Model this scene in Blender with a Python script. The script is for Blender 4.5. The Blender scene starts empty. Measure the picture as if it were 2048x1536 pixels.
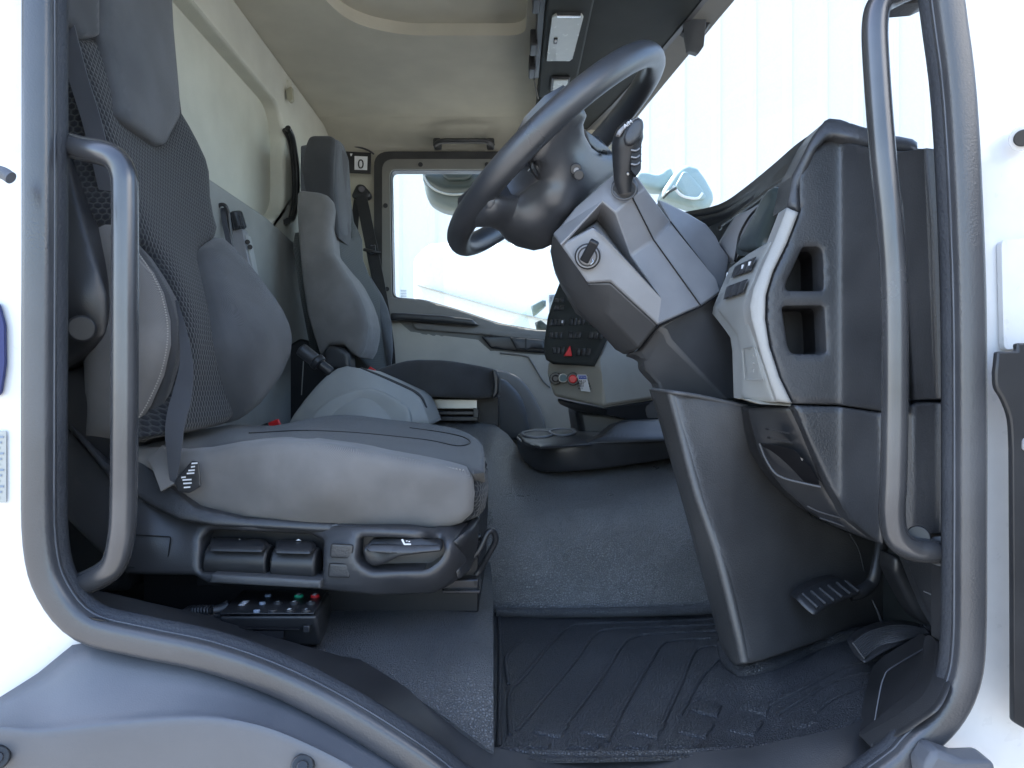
import bpy, bmesh, math, random
import numpy as np
from mathutils import Vector, Matrix
from mathutils.geometry import delaunay_2d_cdt, tessellate_polygon
random.seed(7)
C = bpy.context.scene.collection
SC = bpy.context.scene
H = 1.9            # camera height above the yard
F = 1422.0         # focal length in photograph pixels
# ------------------------------------------------------------------ camera, sky, sun, exposure
cam = bpy.data.cameras.new('camera'); cam.sensor_width = 36; cam.lens = 36 * F / 2048
cam.clip_start = 0.02; cam.clip_end = 500
camo = bpy.data.objects.new('camera', cam); C.objects.link(camo)
camo.location = (0, 0, H); camo.rotation_euler = (math.radians(90), 0, 0); SC.camera = camo
SUN_EL, SUN_DIR = math.radians(52), Vector((-0.90, 0.43, 0)).normalized()
w = bpy.data.worlds.new('World'); SC.world = w; w.use_nodes = True
nt = w.node_tree; bg = nt.nodes['Background']
sky = nt.nodes.new('ShaderNodeTexSky'); sky.sky_type = 'NISHITA'; sky.sun_disc = False
sky.sun_elevation = SUN_EL; sky.sun_rotation = math.atan2(SUN_DIR.x, SUN_DIR.y)
sky.dust_density = 1.5
nt.links.new(sky.outputs[0], bg.inputs[0]); bg.inputs[1].default_value = 0.15
sl = bpy.data.lights.new('sun', 'SUN'); sl.energy = 4.2; sl.angle = math.radians(0.53); sl.color = (1, .95, .87)
so = bpy.data.objects.new('sun', sl); C.objects.link(so)
sd = Vector((SUN_DIR.x * math.cos(SUN_EL), SUN_DIR.y * math.cos(SUN_EL), math.sin(SUN_EL)))
so.rotation_euler = (-sd).to_track_quat('-Z', 'Y').to_euler(); so.location = (0, 0, 20)
SC.view_settings.view_transform = 'Standard'; SC.view_settings.look = 'None'
SC.view_settings.gamma = 1; SC.view_settings.use_curve_mapping = False
SC.view_settings.exposure = 2.26
SC.cycles.use_denoising = True
SC.cycles.max_bounces = 10; SC.cycles.diffuse_bounces = 6; SC.cycles.transparent_max_bounces = 12
SC.cycles.caustics_reflective = False; SC.cycles.caustics_refractive = False
SC.cycles.sample_clamp_indirect = 8

# ------------------------------------------------------------------ materials
MATS = {}
def base_mat(name):
    m = bpy.data.materials.new(name); m.use_nodes = True
    n = m.node_tree; return m, n, n.nodes['Principled BSDF']
def N(n, t, **kw):
    x = n.nodes.new(t)
    for k, v in kw.items(): setattr(x, k, v)
    return x
def coords(n, scale=1.0, rot=None):
    tc = N(n, 'ShaderNodeTexCoord'); mp = N(n, 'ShaderNodeMapping')
    n.links.new(tc.outputs['Object'], mp.inputs[0])
    mp.inputs['Scale'].default_value = (scale,) * 3 if not isinstance(scale, (tuple, list)) else scale
    if rot: mp.inputs['Rotation'].default_value = rot
    return mp.outputs[0]
def mixcol(n, fac, a, b):
    mx = N(n, 'ShaderNodeMix', data_type='RGBA')
    if fac is not None: n.links.new(fac, mx.inputs[0])
    for s, v in ((mx.inputs[6], a), (mx.inputs[7], b)):
        if isinstance(v, (tuple, list)): s.default_value = (*v[:3], 1)
        else: n.links.new(v, s)
    return mx.outputs[2]
def ramp(n, src, p0, p1, c0=0.0, c1=1.0):
    r = N(n, 'ShaderNodeMapRange'); n.links.new(src, r.inputs[0])
    r.inputs[1].default_value = p0; r.inputs[2].default_value = p1
    r.inputs[3].default_value = c0; r.inputs[4].default_value = c1
    return r.outputs[0]
def bump(n, b, src, dist, strength=1.0):
    bp = N(n, 'ShaderNodeBump'); bp.inputs['Distance'].default_value = dist; bp.inputs['Strength'].default_value = strength
    n.links.new(src, bp.inputs['Height']); n.links.new(bp.outputs[0], b.inputs['Normal'])
def plastic(name, col, rough=.45, grain=900, gd=.00015, spec=.5, var=.12, dust=.03):
    m, n, b = base_mat(name)
    c = coords(n)
    no = N(n, 'ShaderNodeTexNoise'); no.inputs['Scale'].default_value = 9; no.inputs['Detail'].default_value = 5
    n.links.new(c, no.inputs[0])
    lo = tuple(v * (1 - var) for v in col); hi = tuple(v * (1 + var) + dust * .25 for v in col)
    n.links.new(mixcol(n, ramp(n, no.outputs[0], .35, .65), lo, hi), b.inputs['Base Color'])
    n.links.new(ramp(n, no.outputs[0], .3, .7, rough - .06, rough + .08), b.inputs['Roughness'])
    b.inputs['Specular IOR Level'].default_value = spec
    if grain:
        v = N(n, 'ShaderNodeTexNoise'); v.inputs['Scale'].default_value = grain; v.inputs['Detail'].default_value = 2
        n.links.new(c, v.inputs[0]); bump(n, b, v.outputs[0], gd)
    MATS[name] = m; return m
def rubber(name, col, cell=260, depth=.0012, rough=.5):
    m, n, b = base_mat(name); c = coords(n)
    ds = N(n, 'ShaderNodeTexNoise'); ds.inputs['Scale'].default_value = 120; n.links.new(c, ds.inputs[0])
    ad = N(n, 'ShaderNodeMixRGB'); ad.blend_type = 'ADD'; ad.inputs[0].default_value = .004
    n.links.new(c, ad.inputs[1]); n.links.new(ds.outputs['Color'], ad.inputs[2])
    v = N(n, 'ShaderNodeTexVoronoi', feature='DISTANCE_TO_EDGE'); v.inputs['Scale'].default_value = cell
    n.links.new(ad.outputs[0], v.inputs[0])
    e = ramp(n, v.outputs['Distance'], 0.0, .22)
    no = N(n, 'ShaderNodeTexNoise'); no.inputs['Scale'].default_value = 7; no.inputs['Detail'].default_value = 6; n.links.new(c, no.inputs[0])
    dusty = mixcol(n, ramp(n, no.outputs[0], .45, .75), col, tuple(v * 1.35 + .006 for v in col))
    cre = mixcol(n, e, (.62,) * 3, (1.04,) * 3); mu = N(n, 'ShaderNodeMixRGB'); mu.blend_type = 'MULTIPLY'; mu.inputs[0].default_value = 1  # grain creases also darkened in the colour, as shade would
    n.links.new(dusty, mu.inputs[1]); n.links.new(cre, mu.inputs[2]); n.links.new(mu.outputs[0], b.inputs['Base Color'])
    n.links.new(ramp(n, no.outputs[0], .3, .7, rough - .08, rough + .1), b.inputs['Roughness'])
    b.inputs['Specular IOR Level'].default_value = .55
    bump(n, b, e, depth)
    MATS[name] = m; return m
def fabric(name, col, scale=900, rough=.95, contrast=.25, rot=(.6, .5, .785)):
    m, n, b = base_mat(name); c = coords(n, 1, rot)
    wv = N(n, 'ShaderNodeTexWave'); wv.inputs['Scale'].default_value = scale / 3; wv.inputs['Distortion'].default_value = .6
    n.links.new(c, wv.inputs[0])
    no = N(n, 'ShaderNodeTexNoise'); no.inputs['Scale'].default_value = 12; no.inputs['Detail'].default_value = 6; n.links.new(c, no.inputs[0])
    a = mixcol(n, wv.outputs[1], tuple(v * (1 - contrast) for v in col), tuple(v * (1 + contrast) for v in col))
    dk = mixcol(n, ramp(n, no.outputs[0], .4, .65), (.84,) * 3, (1.08,) * 3)
    mu = N(n, 'ShaderNodeMixRGB'); mu.blend_type = 'MULTIPLY'; mu.inputs[0].default_value = 1
    n.links.new(a, mu.inputs[1]); n.links.new(dk, mu.inputs[2]); n.links.new(mu.outputs[0], b.inputs['Base Color'])
    b.inputs['Roughness'].default_value = rough; b.inputs['Sheen Weight'].default_value = .25; b.inputs['Sheen Roughness'].default_value = .5
    b.inputs['Specular IOR Level'].default_value = .25
    bump(n, b, wv.outputs[1], .0002)
    MATS[name] = m; return m
def hexfabric(name, dark, line, cell=.0090, width=.14):
    m, n, b = base_mat(name)
    tc = N(n, 'ShaderNodeTexCoord'); sp = N(n, 'ShaderNodeSeparateXYZ'); n.links.new(tc.outputs['Object'], sp.inputs[0])
    ma = N(n, 'ShaderNodeMath', operation='MULTIPLY_ADD'); n.links.new(sp.outputs[0], ma.inputs[0]); ma.inputs[1].default_value = .75; n.links.new(sp.outputs[1], ma.inputs[2])
    cb = N(n, 'ShaderNodeCombineXYZ'); n.links.new(ma.outputs[0], cb.inputs[0]); n.links.new(sp.outputs[2], cb.inputs[1])
    def vm(op, a, bb=None):
        x = N(n, 'ShaderNodeVectorMath', operation=op)
        if isinstance(a, tuple): x.inputs[0].default_value = a
        else: n.links.new(a, x.inputs[0])
        if bb is not None:
            if isinstance(bb, tuple): x.inputs[1].default_value = bb
            else: n.links.new(bb, x.inputs[1])
        return x
    p = vm('DIVIDE', cb.outputs[0], (cell, cell * 1.732, 1)).outputs[0]
    def cellv(off):
        q = vm('ADD', p, (off, off, 0)).outputs[0]; f = vm('FRACTION', q).outputs[0]
        return vm('MULTIPLY', vm('SUBTRACT', f, (.5, .5, 0)).outputs[0], (1, 1.732, 0)).outputs[0]
    A, B = cellv(0), cellv(.5)
    la, lb = vm('LENGTH', A).outputs['Value'], vm('LENGTH', B).outputs['Value']
    lt = N(n, 'ShaderNodeMath', operation='LESS_THAN'); n.links.new(la, lt.inputs[0]); n.links.new(lb, lt.inputs[1])
    mv = N(n, 'ShaderNodeMix', data_type='VECTOR'); n.links.new(lt.outputs[0], mv.inputs[0]); n.links.new(B, mv.inputs[4]); n.links.new(A, mv.inputs[5])
    g = vm('ABSOLUTE', mv.outputs[1]).outputs[0]
    d1 = vm('DOT_PRODUCT', g, (.5, .866, 0)).outputs['Value']; d2 = vm('DOT_PRODUCT', g, (1, 0, 0)).outputs['Value']
    mxx = N(n, 'ShaderNodeMath', operation='MAXIMUM'); n.links.new(d1, mxx.inputs[0]); n.links.new(d2, mxx.inputs[1])
    e = ramp(n, mxx.outputs[0], .5 - width, .5 - width * .45)
    n.links.new(mixcol(n, e, dark, line), b.inputs['Base Color'])
    b.inputs['Roughness'].default_value = .92; b.inputs['Sheen Weight'].default_value = .2; b.inputs['Specular IOR Level'].default_value = .25
    bump(n, b, ramp(n, mxx.outputs[0], .25, .5, 1, 0), .0012)
    MATS[name] = m; return m
def simple(name, col, rough=.5, metal=0.0, emit=None, coat=0):
    m, n, b = base_mat(name)
    c = coords(n); no = N(n, 'ShaderNodeTexNoise'); no.inputs['Scale'].default_value = 40; no.inputs['Detail'].default_value = 4; n.links.new(c, no.inputs[0])
    n.links.new(mixcol(n, no.outputs[0], tuple(v * .93 for v in col), tuple(min(1, v * 1.07) for v in col)), b.inputs['Base Color'])
    n.links.new(ramp(n, no.outputs[0], .3, .7, max(.02, rough - .04), rough + .04), b.inputs['Roughness'])
    b.inputs['Metallic'].default_value = metal; b.inputs['Coat Weight'].default_value = coat
    MATS[name] = m; return m
def glass(name, tint, refl=.06):
    m = bpy.data.materials.new(name); m.use_nodes = True; n = m.node_tree; n.nodes.clear()
    out = N(n, 'ShaderNodeOutputMaterial'); tr = N(n, 'ShaderNodeBsdfTransparent'); gl = N(n, 'ShaderNodeBsdfGlossy')
    tr.inputs[0].default_value = (*tint, 1); gl.inputs['Roughness'].default_value = .02
    lw = N(n, 'ShaderNodeLayerWeight'); lw.inputs[0].default_value = .5
    pw = N(n, 'ShaderNodeMath', operation='POWER'); n.links.new(lw.outputs['Facing'], pw.inputs[0]); pw.inputs[1].default_value = 5
    fr = N(n, 'ShaderNodeMath', operation='MULTIPLY_ADD'); n.links.new(pw.outputs[0], fr.inputs[0]); fr.inputs[1].default_value = .5; fr.inputs[2].default_value = .035
    no = N(n, 'ShaderNodeTexNoise'); no.inputs['Scale'].default_value = 3
    mr = ramp(n, no.outputs[0], .3, .7, .9, 1.0)
    mm = N(n, 'ShaderNodeMath', operation='MULTIPLY'); n.links.new(fr.outputs[0], mm.inputs[0]); n.links.new(mr, mm.inputs[1])
    mx = N(n, 'ShaderNodeMixShader'); n.links.new(mm.outputs[0], mx.inputs[0])
    n.links.new(tr.outputs[0], mx.inputs[1]); n.links.new(gl.outputs[0], mx.inputs[2]); n.links.new(mx.outputs[0], out.inputs[0])
    MATS[name] = m; return m
plastic('black_plastic', (.026, .027, .030), .38, 700, .00022, spec=.7)
plastic('black_smooth', (.022, .023, .026), .33, 0)
plastic('dark_plastic', (.040, .042, .047), .38, 420, .0005, spec=.75)
plastic('knee_plastic', (.078, .077, .078), .40, 420, .0006, spec=.7)
plastic('seat_plastic', (.044, .045, .050), .38, 800, .0002, spec=.75)
plastic('column_grey', (.275, .278, .295), .40, 700, .0002, spec=.6)
plastic('column_dark', (.088, .089, .094), .44, 700, .0002, spec=.6)
plastic('wheel_skin', (.042, .045, .052), .33, 1100, .0002, spec=1.0)
plastic('light_trim', (.40, .40, .39), .5, 600, .0002, var=.05)
plastic('light_console', (.33, .34, .335), .55, 700, .0002, var=.06)
plastic('beige_trim', (.36, .345, .30), .55, 700, .0002, var=.05)
plastic('door_taupe', (.22, .21, .20), .6, 600, .0003, var=.06)
plastic('door_light', (.50, .465, .41), .6, 600, .0003, var=.05)
plastic('roof_lining', (.56, .535, .45), .9, 500, .0006, spec=.2, var=.04)
plastic('roof_dark', (.040, .046, .046), .7, 500, .0004, spec=.3)
plastic('header_trim', (.20, .195, .18), .7, 600, .0003, var=.05)
plastic('rear_panel', (.60, .60, .53), .85, 350, .0010, spec=.2, var=.04)
plastic('rear_lower', (.30, .305, .29), .8, 400, .0006, spec=.25, var=.06)
plastic('seal_rubber', (.048, .051, .059), .33, 500, .0003, spec=.9)
plastic('seal_lip', (.04, .045, .055), .6, 300, .0012, spec=.3)
m_ = plastic('handle_paint', (.10, .103, .112), .22, 1500, .00008, spec=.8); m_.node_tree.nodes['Principled BSDF'].inputs['Metallic'].default_value = .55
plastic('step_plastic', (.110, .120, .140), .45, 700, .0002, var=.05)
rubber('floor_rubber', (.095, .099, .106), 310, .0012, .38)
rubber('tunnel_rubber', (.235, .232, .228), 260, .0014, .33)  # lighter copy of the floor rubber; sheen put into its colour
rubber('mat_rubber', (.050, .053, .060), 300, .0010, .34)
fabric('side_fabric', (.205, .198, .194), 1000, contrast=.3)
fabric('blue_fabric', (.088, .093, .102), 1400, contrast=.12)
fabric('bolster_fabric', (.060, .062, .067), 1200, contrast=.15)
fabric('belt_webbing', (.075, .080, .095), 1100, rough=.6, contrast=.2)
fabric('black_webbing', (.03, .03, .033), 1100, rough=.7, contrast=.2)
hexfabric('hex_fabric', (.019, .021, .026), (.050, .053, .055))
hexfabric('hex_fine', (.060, .066, .066), (.085, .092, .09), .007)
simple('white_paint', (.80, .81, .82), .3, coat=.5)
simple('white_wall', (.74, .74, .73), .7)
simple('concrete', (.22, .215, .205), .9)
simple('steel', (.35, .35, .34), .35, .9)
simple('dark_steel', (.05, .05, .055), .3, .6)
simple('chrome', (.7, .7, .72), .15, 1)
simple('silver_trim', (.62, .62, .64), .35, .2)
simple('stitch', (.42, .40, .37), .9)
simple('red_plastic', (.75, .03, .035), .35)
simple('green_plastic', (.02, .42, .22), .4)
simple('white_print', (.82, .83, .86), .5)
simple('grey_print', (.25, .30, .38), .5)
simple('blue_print', (.03, .09, .5), .5)
simple('lamp_lens', (.42, .44, .42), .25, coat=.6)
simple('mirror_shell', (.045, .06, .06), .35)
simple('teal_shell', (.30, .40, .40), .4)
simple('navy_print', (.012, .022, .13), .4)
simple('mirror_grey', (.17, .20, .20), .4)
simple('mirror_glass', (.45, .52, .52), .08, .9)
simple('gauge_face', (.10, .17, .19), .5)
simple('yellow_hook', (.38, .37, .28), .5)
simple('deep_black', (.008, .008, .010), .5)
glass('tinted_glass', (.955, .985, .978))

# ------------------------------------------------------------------ geometry helpers
def P(x, y, d): return Vector(((x - 1024) / F * d, d, H - (y - 768) / F * d))
def R(x, y, z): return Vector((x, y, z + H))      # metres relative to the camera height
WORLD = {}
def link(o, mesh_world_pts=None, parent=None):
    C.objects.link(o)
def thing(name, label, cat, loc, group=None):
    o = bpy.data.objects.new(name, None); C.objects.link(o); o.empty_display_size = .05
    o.location = loc; WORLD[o.name] = Vector(loc); o['label'] = label; o['category'] = cat
    if group: o['group'] = group
    return o
def tag(o, label, cat, group=None):
    o['label'] = label; o['category'] = cat
    if group: o['group'] = group
    return o
def struct(o): o['kind'] = 'structure'; return o
def finish(name, bm, mat, parent=None, bev=0, seg=2, ang=35, smooth=True, sub=0):
    bmesh.ops.remove_doubles(bm, verts=bm.verts, dist=1e-6)
    bmesh.ops.recalc_face_normals(bm, faces=bm.faces)
    me = bpy.data.meshes.new(name)
    n = len(bm.verts); c = Vector((0, 0, 0))
    for v in bm.verts: c += v.co
    c /= max(1, n)
    for v in bm.verts: v.co -= c
    bm.to_mesh(me); bm.free()
    if smooth:
        for p in me.polygons: p.use_smooth = True
        me.set_sharp_from_angle(angle=math.radians(ang))
    me.materials.append(MATS[mat])
    o = bpy.data.objects.new(name, me); C.objects.link(o)
    WORLD[o.name] = c
    if parent is not None:
        o.parent = parent; o.location = c - WORLD[parent.name]
    else: o.location = c
    if sub:
        s = o.modifiers.new('sub', 'SUBSURF'); s.levels = s.render_levels = sub
    if bev:
        b = o.modifiers.new('bev', 'BEVEL'); b.width = bev; b.segments = seg; b.limit_method = 'ANGLE'; b.angle_limit = math.radians(30)
    return o
def cr(pts, n=6, closed=False):
    """Catmull-Rom through tuples of any length"""
    A = [np.array(p, float) for p in pts]; m = len(A); out = []
    rng = range(m) if closed else range(m - 1)
    for i in rng:
        if closed: p0, p1, p2, p3 = A[i - 1], A[i], A[(i + 1) % m], A[(i + 2) % m]
        else:
            p1, p2 = A[i], A[i + 1]
            p0 = A[i - 1] if i > 0 else 2 * p1 - p2
            p3 = A[i + 2] if i + 2 < m else 2 * p2 - p1
        for k in range(n):
            t = k / n
            out.append(tuple(.5 * ((2 * p1) + (p2 - p0) * t + (2 * p0 - 5 * p1 + 4 * p2 - p3) * t * t + (3 * p1 - p0 - 3 * p2 + p3) * t ** 3)))
    if not closed: out.append(tuple(A[-1]))
    return out
def rnd(pts, r, n=4):
    """round the corners of a closed polygon"""
    out = []; m = len(pts); A = [np.array(p, float) for p in pts]
    for i in range(m):
        p, a, b = A[i], A[i - 1], A[(i + 1) % m]
        ra = min(r, .45 * np.linalg.norm(a - p)); rb = min(r, .45 * np.linalg.norm(b - p))
        s = p + (a - p) / np.linalg.norm(a - p) * ra; e = p + (b - p) / np.linalg.norm(b - p) * rb
        for k in range(n + 1):
            t = k / n; out.append(tuple((1 - t) ** 2 * s + 2 * t * (1 - t) * p + t * t * e))
    return out
def depth_fn(ctrl):
    if callable(ctrl): return ctrl
    if isinstance(ctrl, (int, float)): return lambda x, y: float(ctrl)
    K = np.array([(c[0], c[1]) for c in ctrl], float) / 1000; v = np.array([1 / c[2] for c in ctrl])
    m = len(K)
    if m <= 3:
        if m < 3: raise ValueError
        co = np.linalg.solve(np.c_[np.ones(3), K], v)
        return lambda x, y: 1 / (co[0] + co[1] * x / 1000 + co[2] * y / 1000)
    def U(r): return np.where(r > 1e-9, r * r * np.log(r + 1e-12), 0)
    D = np.linalg.norm(K[:, None] - K[None], axis=2); Q = np.c_[np.ones(m), K]
    M = np.zeros((m + 3, m + 3)); M[:m, :m] = U(D) + np.eye(m) * 1e-5; M[:m, m:] = Q; M[m:, :m] = Q.T
    s = np.linalg.lstsq(M, np.r_[v, 0, 0, 0], rcond=None)[0]
    def f(x, y):
        q = np.array((x / 1000, y / 1000)); r = np.linalg.norm(K - q, axis=1)
        return float(1 / (U(r) @ s[:m] + s[m] + s[m + 1] * q[0] + s[m + 2] * q[1]))
    return f
def densify(pts, step):
    out = []
    for i, p in enumerate(pts):
        q = pts[(i + 1) % len(pts)]; L = math.hypot(q[0] - p[0], q[1] - p[1]); k = max(1, round(L / step))
        for j in range(k): out.append((p[0] + (q[0] - p[0]) * j / k, p[1] + (q[1] - p[1]) * j / k))
    return out
def inpoly(P_, poly):
    x, y = P_[:, 0], P_[:, 1]; ins = np.zeros(len(P_), bool); m = len(poly); j = m - 1
    for i in range(m):
        xi, yi = poly[i]; xj, yj = poly[j]
        if yi != yj:
            c = ((yi > y) != (yj > y)) & (x < (xj - xi) * (y - yi) / (yj - yi) + xi); ins ^= c
        j = i
    return ins
def distpoly(P_, polys):
    best = np.full(len(P_), 1e9)
    for poly in polys:
        a = np.array(poly, float); b = np.roll(a, -1, 0)
        for i in range(len(a)):
            ab = b[i] - a[i]; L = ab @ ab
            if L < 1e-12: continue
            t = np.clip(((P_ - a[i]) @ ab) / L, 0, 1); pr = a[i] + t[:, None] * ab
            best = np.minimum(best, np.linalg.norm(P_ - pr, axis=1))
    return best
def pad_bm(outline, ctrl, puff=.003, edge=8, thick=.02, tdir=(0, 1, 0), step=12, holes=(), prof=2.0):
    f = depth_fn(ctrl); polys = [densify(outline, step)] + [densify(h, step) for h in holes]
    pts, edges = [], []
    for pl in polys:
        b0 = len(pts); pts += pl; edges += [(b0 + i, b0 + (i + 1) % len(pl)) for i in range(len(pl))]
    nb = len(pts)
    A = np.array(polys[0]); x0, y0 = A.min(0); x1, y1 = A.max(0)
    gx = np.arange(x0 + step / 2, x1, step); gy = np.arange(y0 + step / 2, y1, step)
    G = np.array([(a + (step / 2 if j % 2 else 0), b) for j, b in enumerate(gy) for a in gx]) if len(gx) and len(gy) else np.zeros((0, 2))
    def inside(Q):
        if not len(Q): return Q
        k = inpoly(Q, polys[0])
        for h in polys[1:]: k &= ~inpoly(Q, h)
        return Q[k]
    G = inside(G)
    inner = []
    if puff:
        offs = [t * edge for t in (.08, .28, .6)]
        if len(G): G = G[distpoly(G, polys) > edge * .75]
        for off in offs:
            for pl in polys:
                a = np.array(pl); pr, nx = np.roll(a, 1, 0), np.roll(a, -1, 0)
                t = nx - pr; nn = np.c_[-t[:, 1], t[:, 0]] / (np.linalg.norm(t, axis=1)[:, None] + 1e-9)
                for s in (1, -1):
                    c = inside(a + nn * off * s)
                    if len(c):
                        c = c[distpoly(c, polys) > off * .85]; inner.append(c)
    elif len(G): G = G[distpoly(G, polys) > step * .4]
    for c in inner: G = np.vstack([G, c]) if len(G) else c
    allp = pts + [tuple(p) for p in G]
    vo, eo, fo = delaunay_2d_cdt([Vector(p) for p in allp], edges, [], 0, 1e-4)[:3]
    V = np.array([tuple(v) for v in vo])
    cen = np.array([V[list(t)].mean(0) for t in fo])
    ok = inpoly(cen, polys[0])
    for h in polys[1:]: ok &= ~inpoly(cen, h)
    fo = [t for t, k in zip(fo, ok) if k]
    dist = distpoly(V, polys)
    bm = bmesh.new(); vs = []; td = Vector(tdir).normalized() * thick; bs = []
    for (x, y), ds in zip(V, dist):
        p = P(x, y, f(x, y))
        if puff:
            px_ = P(x + 2, y, f(x + 2, y)) - p; py_ = P(x, y + 2, f(x, y + 2)) - p
            nr = px_.cross(py_); 
            if nr.dot(p - Vector((0, 0, H))) > 0: nr = -nr
            nr.normalize(); t = min(1, ds / edge); h = puff * (1 - (1 - t) ** prof) ** (1 / prof)
            q = p + nr * h
        else: q = p
        vs.append(bm.verts.new(q)); bs.append(bm.verts.new(p + td))
    cnt = {}
    for t in fo:
        bm.faces.new([vs[i] for i in t]); bm.faces.new([bs[i] for i in reversed(t)])
        for i in range(len(t)):
            e = (t[i], t[(i + 1) % len(t)]); cnt[e] = 1
    for (a, b) in cnt:
        if (b, a) not in cnt: bm.faces.new([vs[b], vs[a], bs[a], bs[b]])
    lone = [v for v in bm.verts if not v.link_faces]
    bmesh.ops.delete(bm, geom=lone, context='VERTS')
    return bm
def pad(name, outline, ctrl, mat, parent=None, ang=50, **kw):
    return finish(name, pad_bm(outline, ctrl, **kw), mat, parent, ang=ang)
def slab_bm(pts3, tvec, bm=None):
    """prism from a closed 3-D outline"""
    bm = bm or bmesh.new(); t = Vector(tvec)
    a = [bm.verts.new(p) for p in pts3]; b = [bm.verts.new(Vector(p) + t) for p in pts3]; m = len(a)
    tr = tessellate_polygon([[Vector(p) for p in pts3]])
    if len(a) <= 4: bm.faces.new(a); bm.faces.new(list(reversed(b)))
    else:
        for i, j, k in tr: bm.faces.new((a[i], a[j], a[k])); bm.faces.new((b[k], b[j], b[i]))
    for i in range(m): bm.faces.new((a[i], a[(i + 1) % m], b[(i + 1) % m], b[i]))
    return bm
def slab(name, outline, d, mat, parent=None, t=.01, tdir=(0, 1, 0), bev=.002, seg=2, **kw):
    f = depth_fn(d); pts = [P(x, y, f(x, y)) for x, y in outline]
    return finish(name, slab_bm(pts, Vector(tdir).normalized() * t), mat, parent, bev=bev, seg=seg, ang=35, **kw)
def frames(path, closed=False, up=None):
    path = [Vector(p) for p in path]; m = len(path); T = []
    for i in range(m):
        a = path[i - 1] if (i > 0 or closed) else path[0]; b = path[(i + 1) % m] if (i < m - 1 or closed) else path[-1]
        T.append((b - a).normalized())
    u = Vector(up) if up else Vector((0, 0, 1))
    if abs(T[0].dot(u)) > .95: u = Vector((0, 1, 0))
    out = []
    for i in range(m):
        s = u - T[i] * u.dot(T[i])
        if s.length < 1e-4: s = out[-1][1] if out else Vector((1, 0, 0))
        s.normalize(); out.append((T[i], s, T[i].cross(s)))
        if not up: u = s
    return path, out
def sweep_bm(path, profile, closed=False, up=None, scale=None, bm=None, caps=True):
    bm = bm or bmesh.new(); path, fr = frames(path, closed, up); rings = []
    for i, (p, (t, s, b)) in enumerate(zip(path, fr)):
        k = scale[i] if scale is not None else 1
        rings.append([bm.verts.new(p + s * (v * k) + b * (u_ * k)) for u_, v in profile])
    m = len(profile); n = len(rings)
    for i in range(n if closed else n - 1):
        a, b = rings[i], rings[(i + 1) % n]
        for j in range(m): bm.faces.new((a[j], a[(j + 1) % m], b[(j + 1) % m], b[j]))
    if caps and not closed: bm.faces.new(list(reversed(rings[0]))); bm.faces.new(rings[-1])
    return bm
def circ(r, n=14, ry=None): ry = ry or r; return [(r * math.cos(2 * math.pi * k / n), ry * math.sin(2 * math.pi * k / n)) for k in range(n)]
def px(pts): return [P(*p) for p in pts]
def tube(name, pts, r, mat, parent=None, closed=False, n=6, seg=16, smooth=True, ry=None, up=None, taper=None):
    path = cr(pts, n, closed) if n > 1 else pts
    sc = None
    if taper: sc = list(np.interp(np.linspace(0, 1, len(path)), [t[0] for t in taper], [t[1] for t in taper]))
    return finish(name, sweep_bm(path, circ(r, seg, ry), closed, up, sc), mat, parent, ang=60)
def ribbon(name, pts, w_, t, mat, parent=None, up=None, n=8, scale=None):
    pf = [(-w_ / 2, -t / 2), (w_ / 2, -t / 2), (w_ / 2, t / 2), (-w_ / 2, t / 2)]
    path = cr(pts, n)
    sc = list(np.interp(np.linspace(0, 1, len(path)), [s[0] for s in scale], [s[1] for s in scale])) if scale else None
    return finish(name, sweep_bm(path, pf, False, up, sc), mat, parent, ang=40)
def box_bm(c, s, rot=None, bm=None):
    bm = bm or bmesh.new(); M = Matrix.Translation(Vector(c)) @ (rot.to_4x4() if rot else Matrix()) @ Matrix.Diagonal((*s, 1))
    bmesh.ops.create_cube(bm, size=1, matrix=M); return bm
def box(name, c, s, mat, parent=None, rot=None, bev=.002, seg=2): return finish(name, box_bm(c, s, rot), mat, parent, bev=bev, seg=seg)
def cyl_bm(a, b, r, r2=None, seg=24, bm=None):
    bm = bm or bmesh.new(); a, b = Vector(a), Vector(b); r2 = r if r2 is None else r2
    q = (b - a).to_track_quat('Z', 'Y').to_matrix().to_4x4()
    bmesh.ops.create_cone(bm, cap_ends=True, segments=seg, radius1=r, radius2=r2, depth=(b - a).length, matrix=Matrix.Translation((a + b) / 2) @ q); return bm
def cyl(name, a, b, r, mat, parent=None, r2=None, bev=.001, seg=28): return finish(name, cyl_bm(a, b, r, r2, seg), mat, parent, bev=bev)
def lathe_bm(a, axis, prof, seg=28, bm=None):
    """prof: (distance along axis, radius)"""
    bm = bm or bmesh.new(); a = Vector(a); ax = Vector(axis).normalized(); q = ax.to_track_quat('Z', 'Y'); rings = []
    for h, r in prof: rings.append([bm.verts.new(a + ax * h + q @ Vector((r * math.cos(2 * math.pi * k / seg), r * math.sin(2 * math.pi * k / seg), 0))) for k in range(seg)])
    for A_, B_ in zip(rings, rings[1:]):
        for j in range(seg): bm.faces.new((A_[j], A_[(j + 1) % seg], B_[(j + 1) % seg], B_[j]))
    bm.faces.new(list(reversed(rings[0]))); bm.faces.new(rings[-1]); return bm
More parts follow.
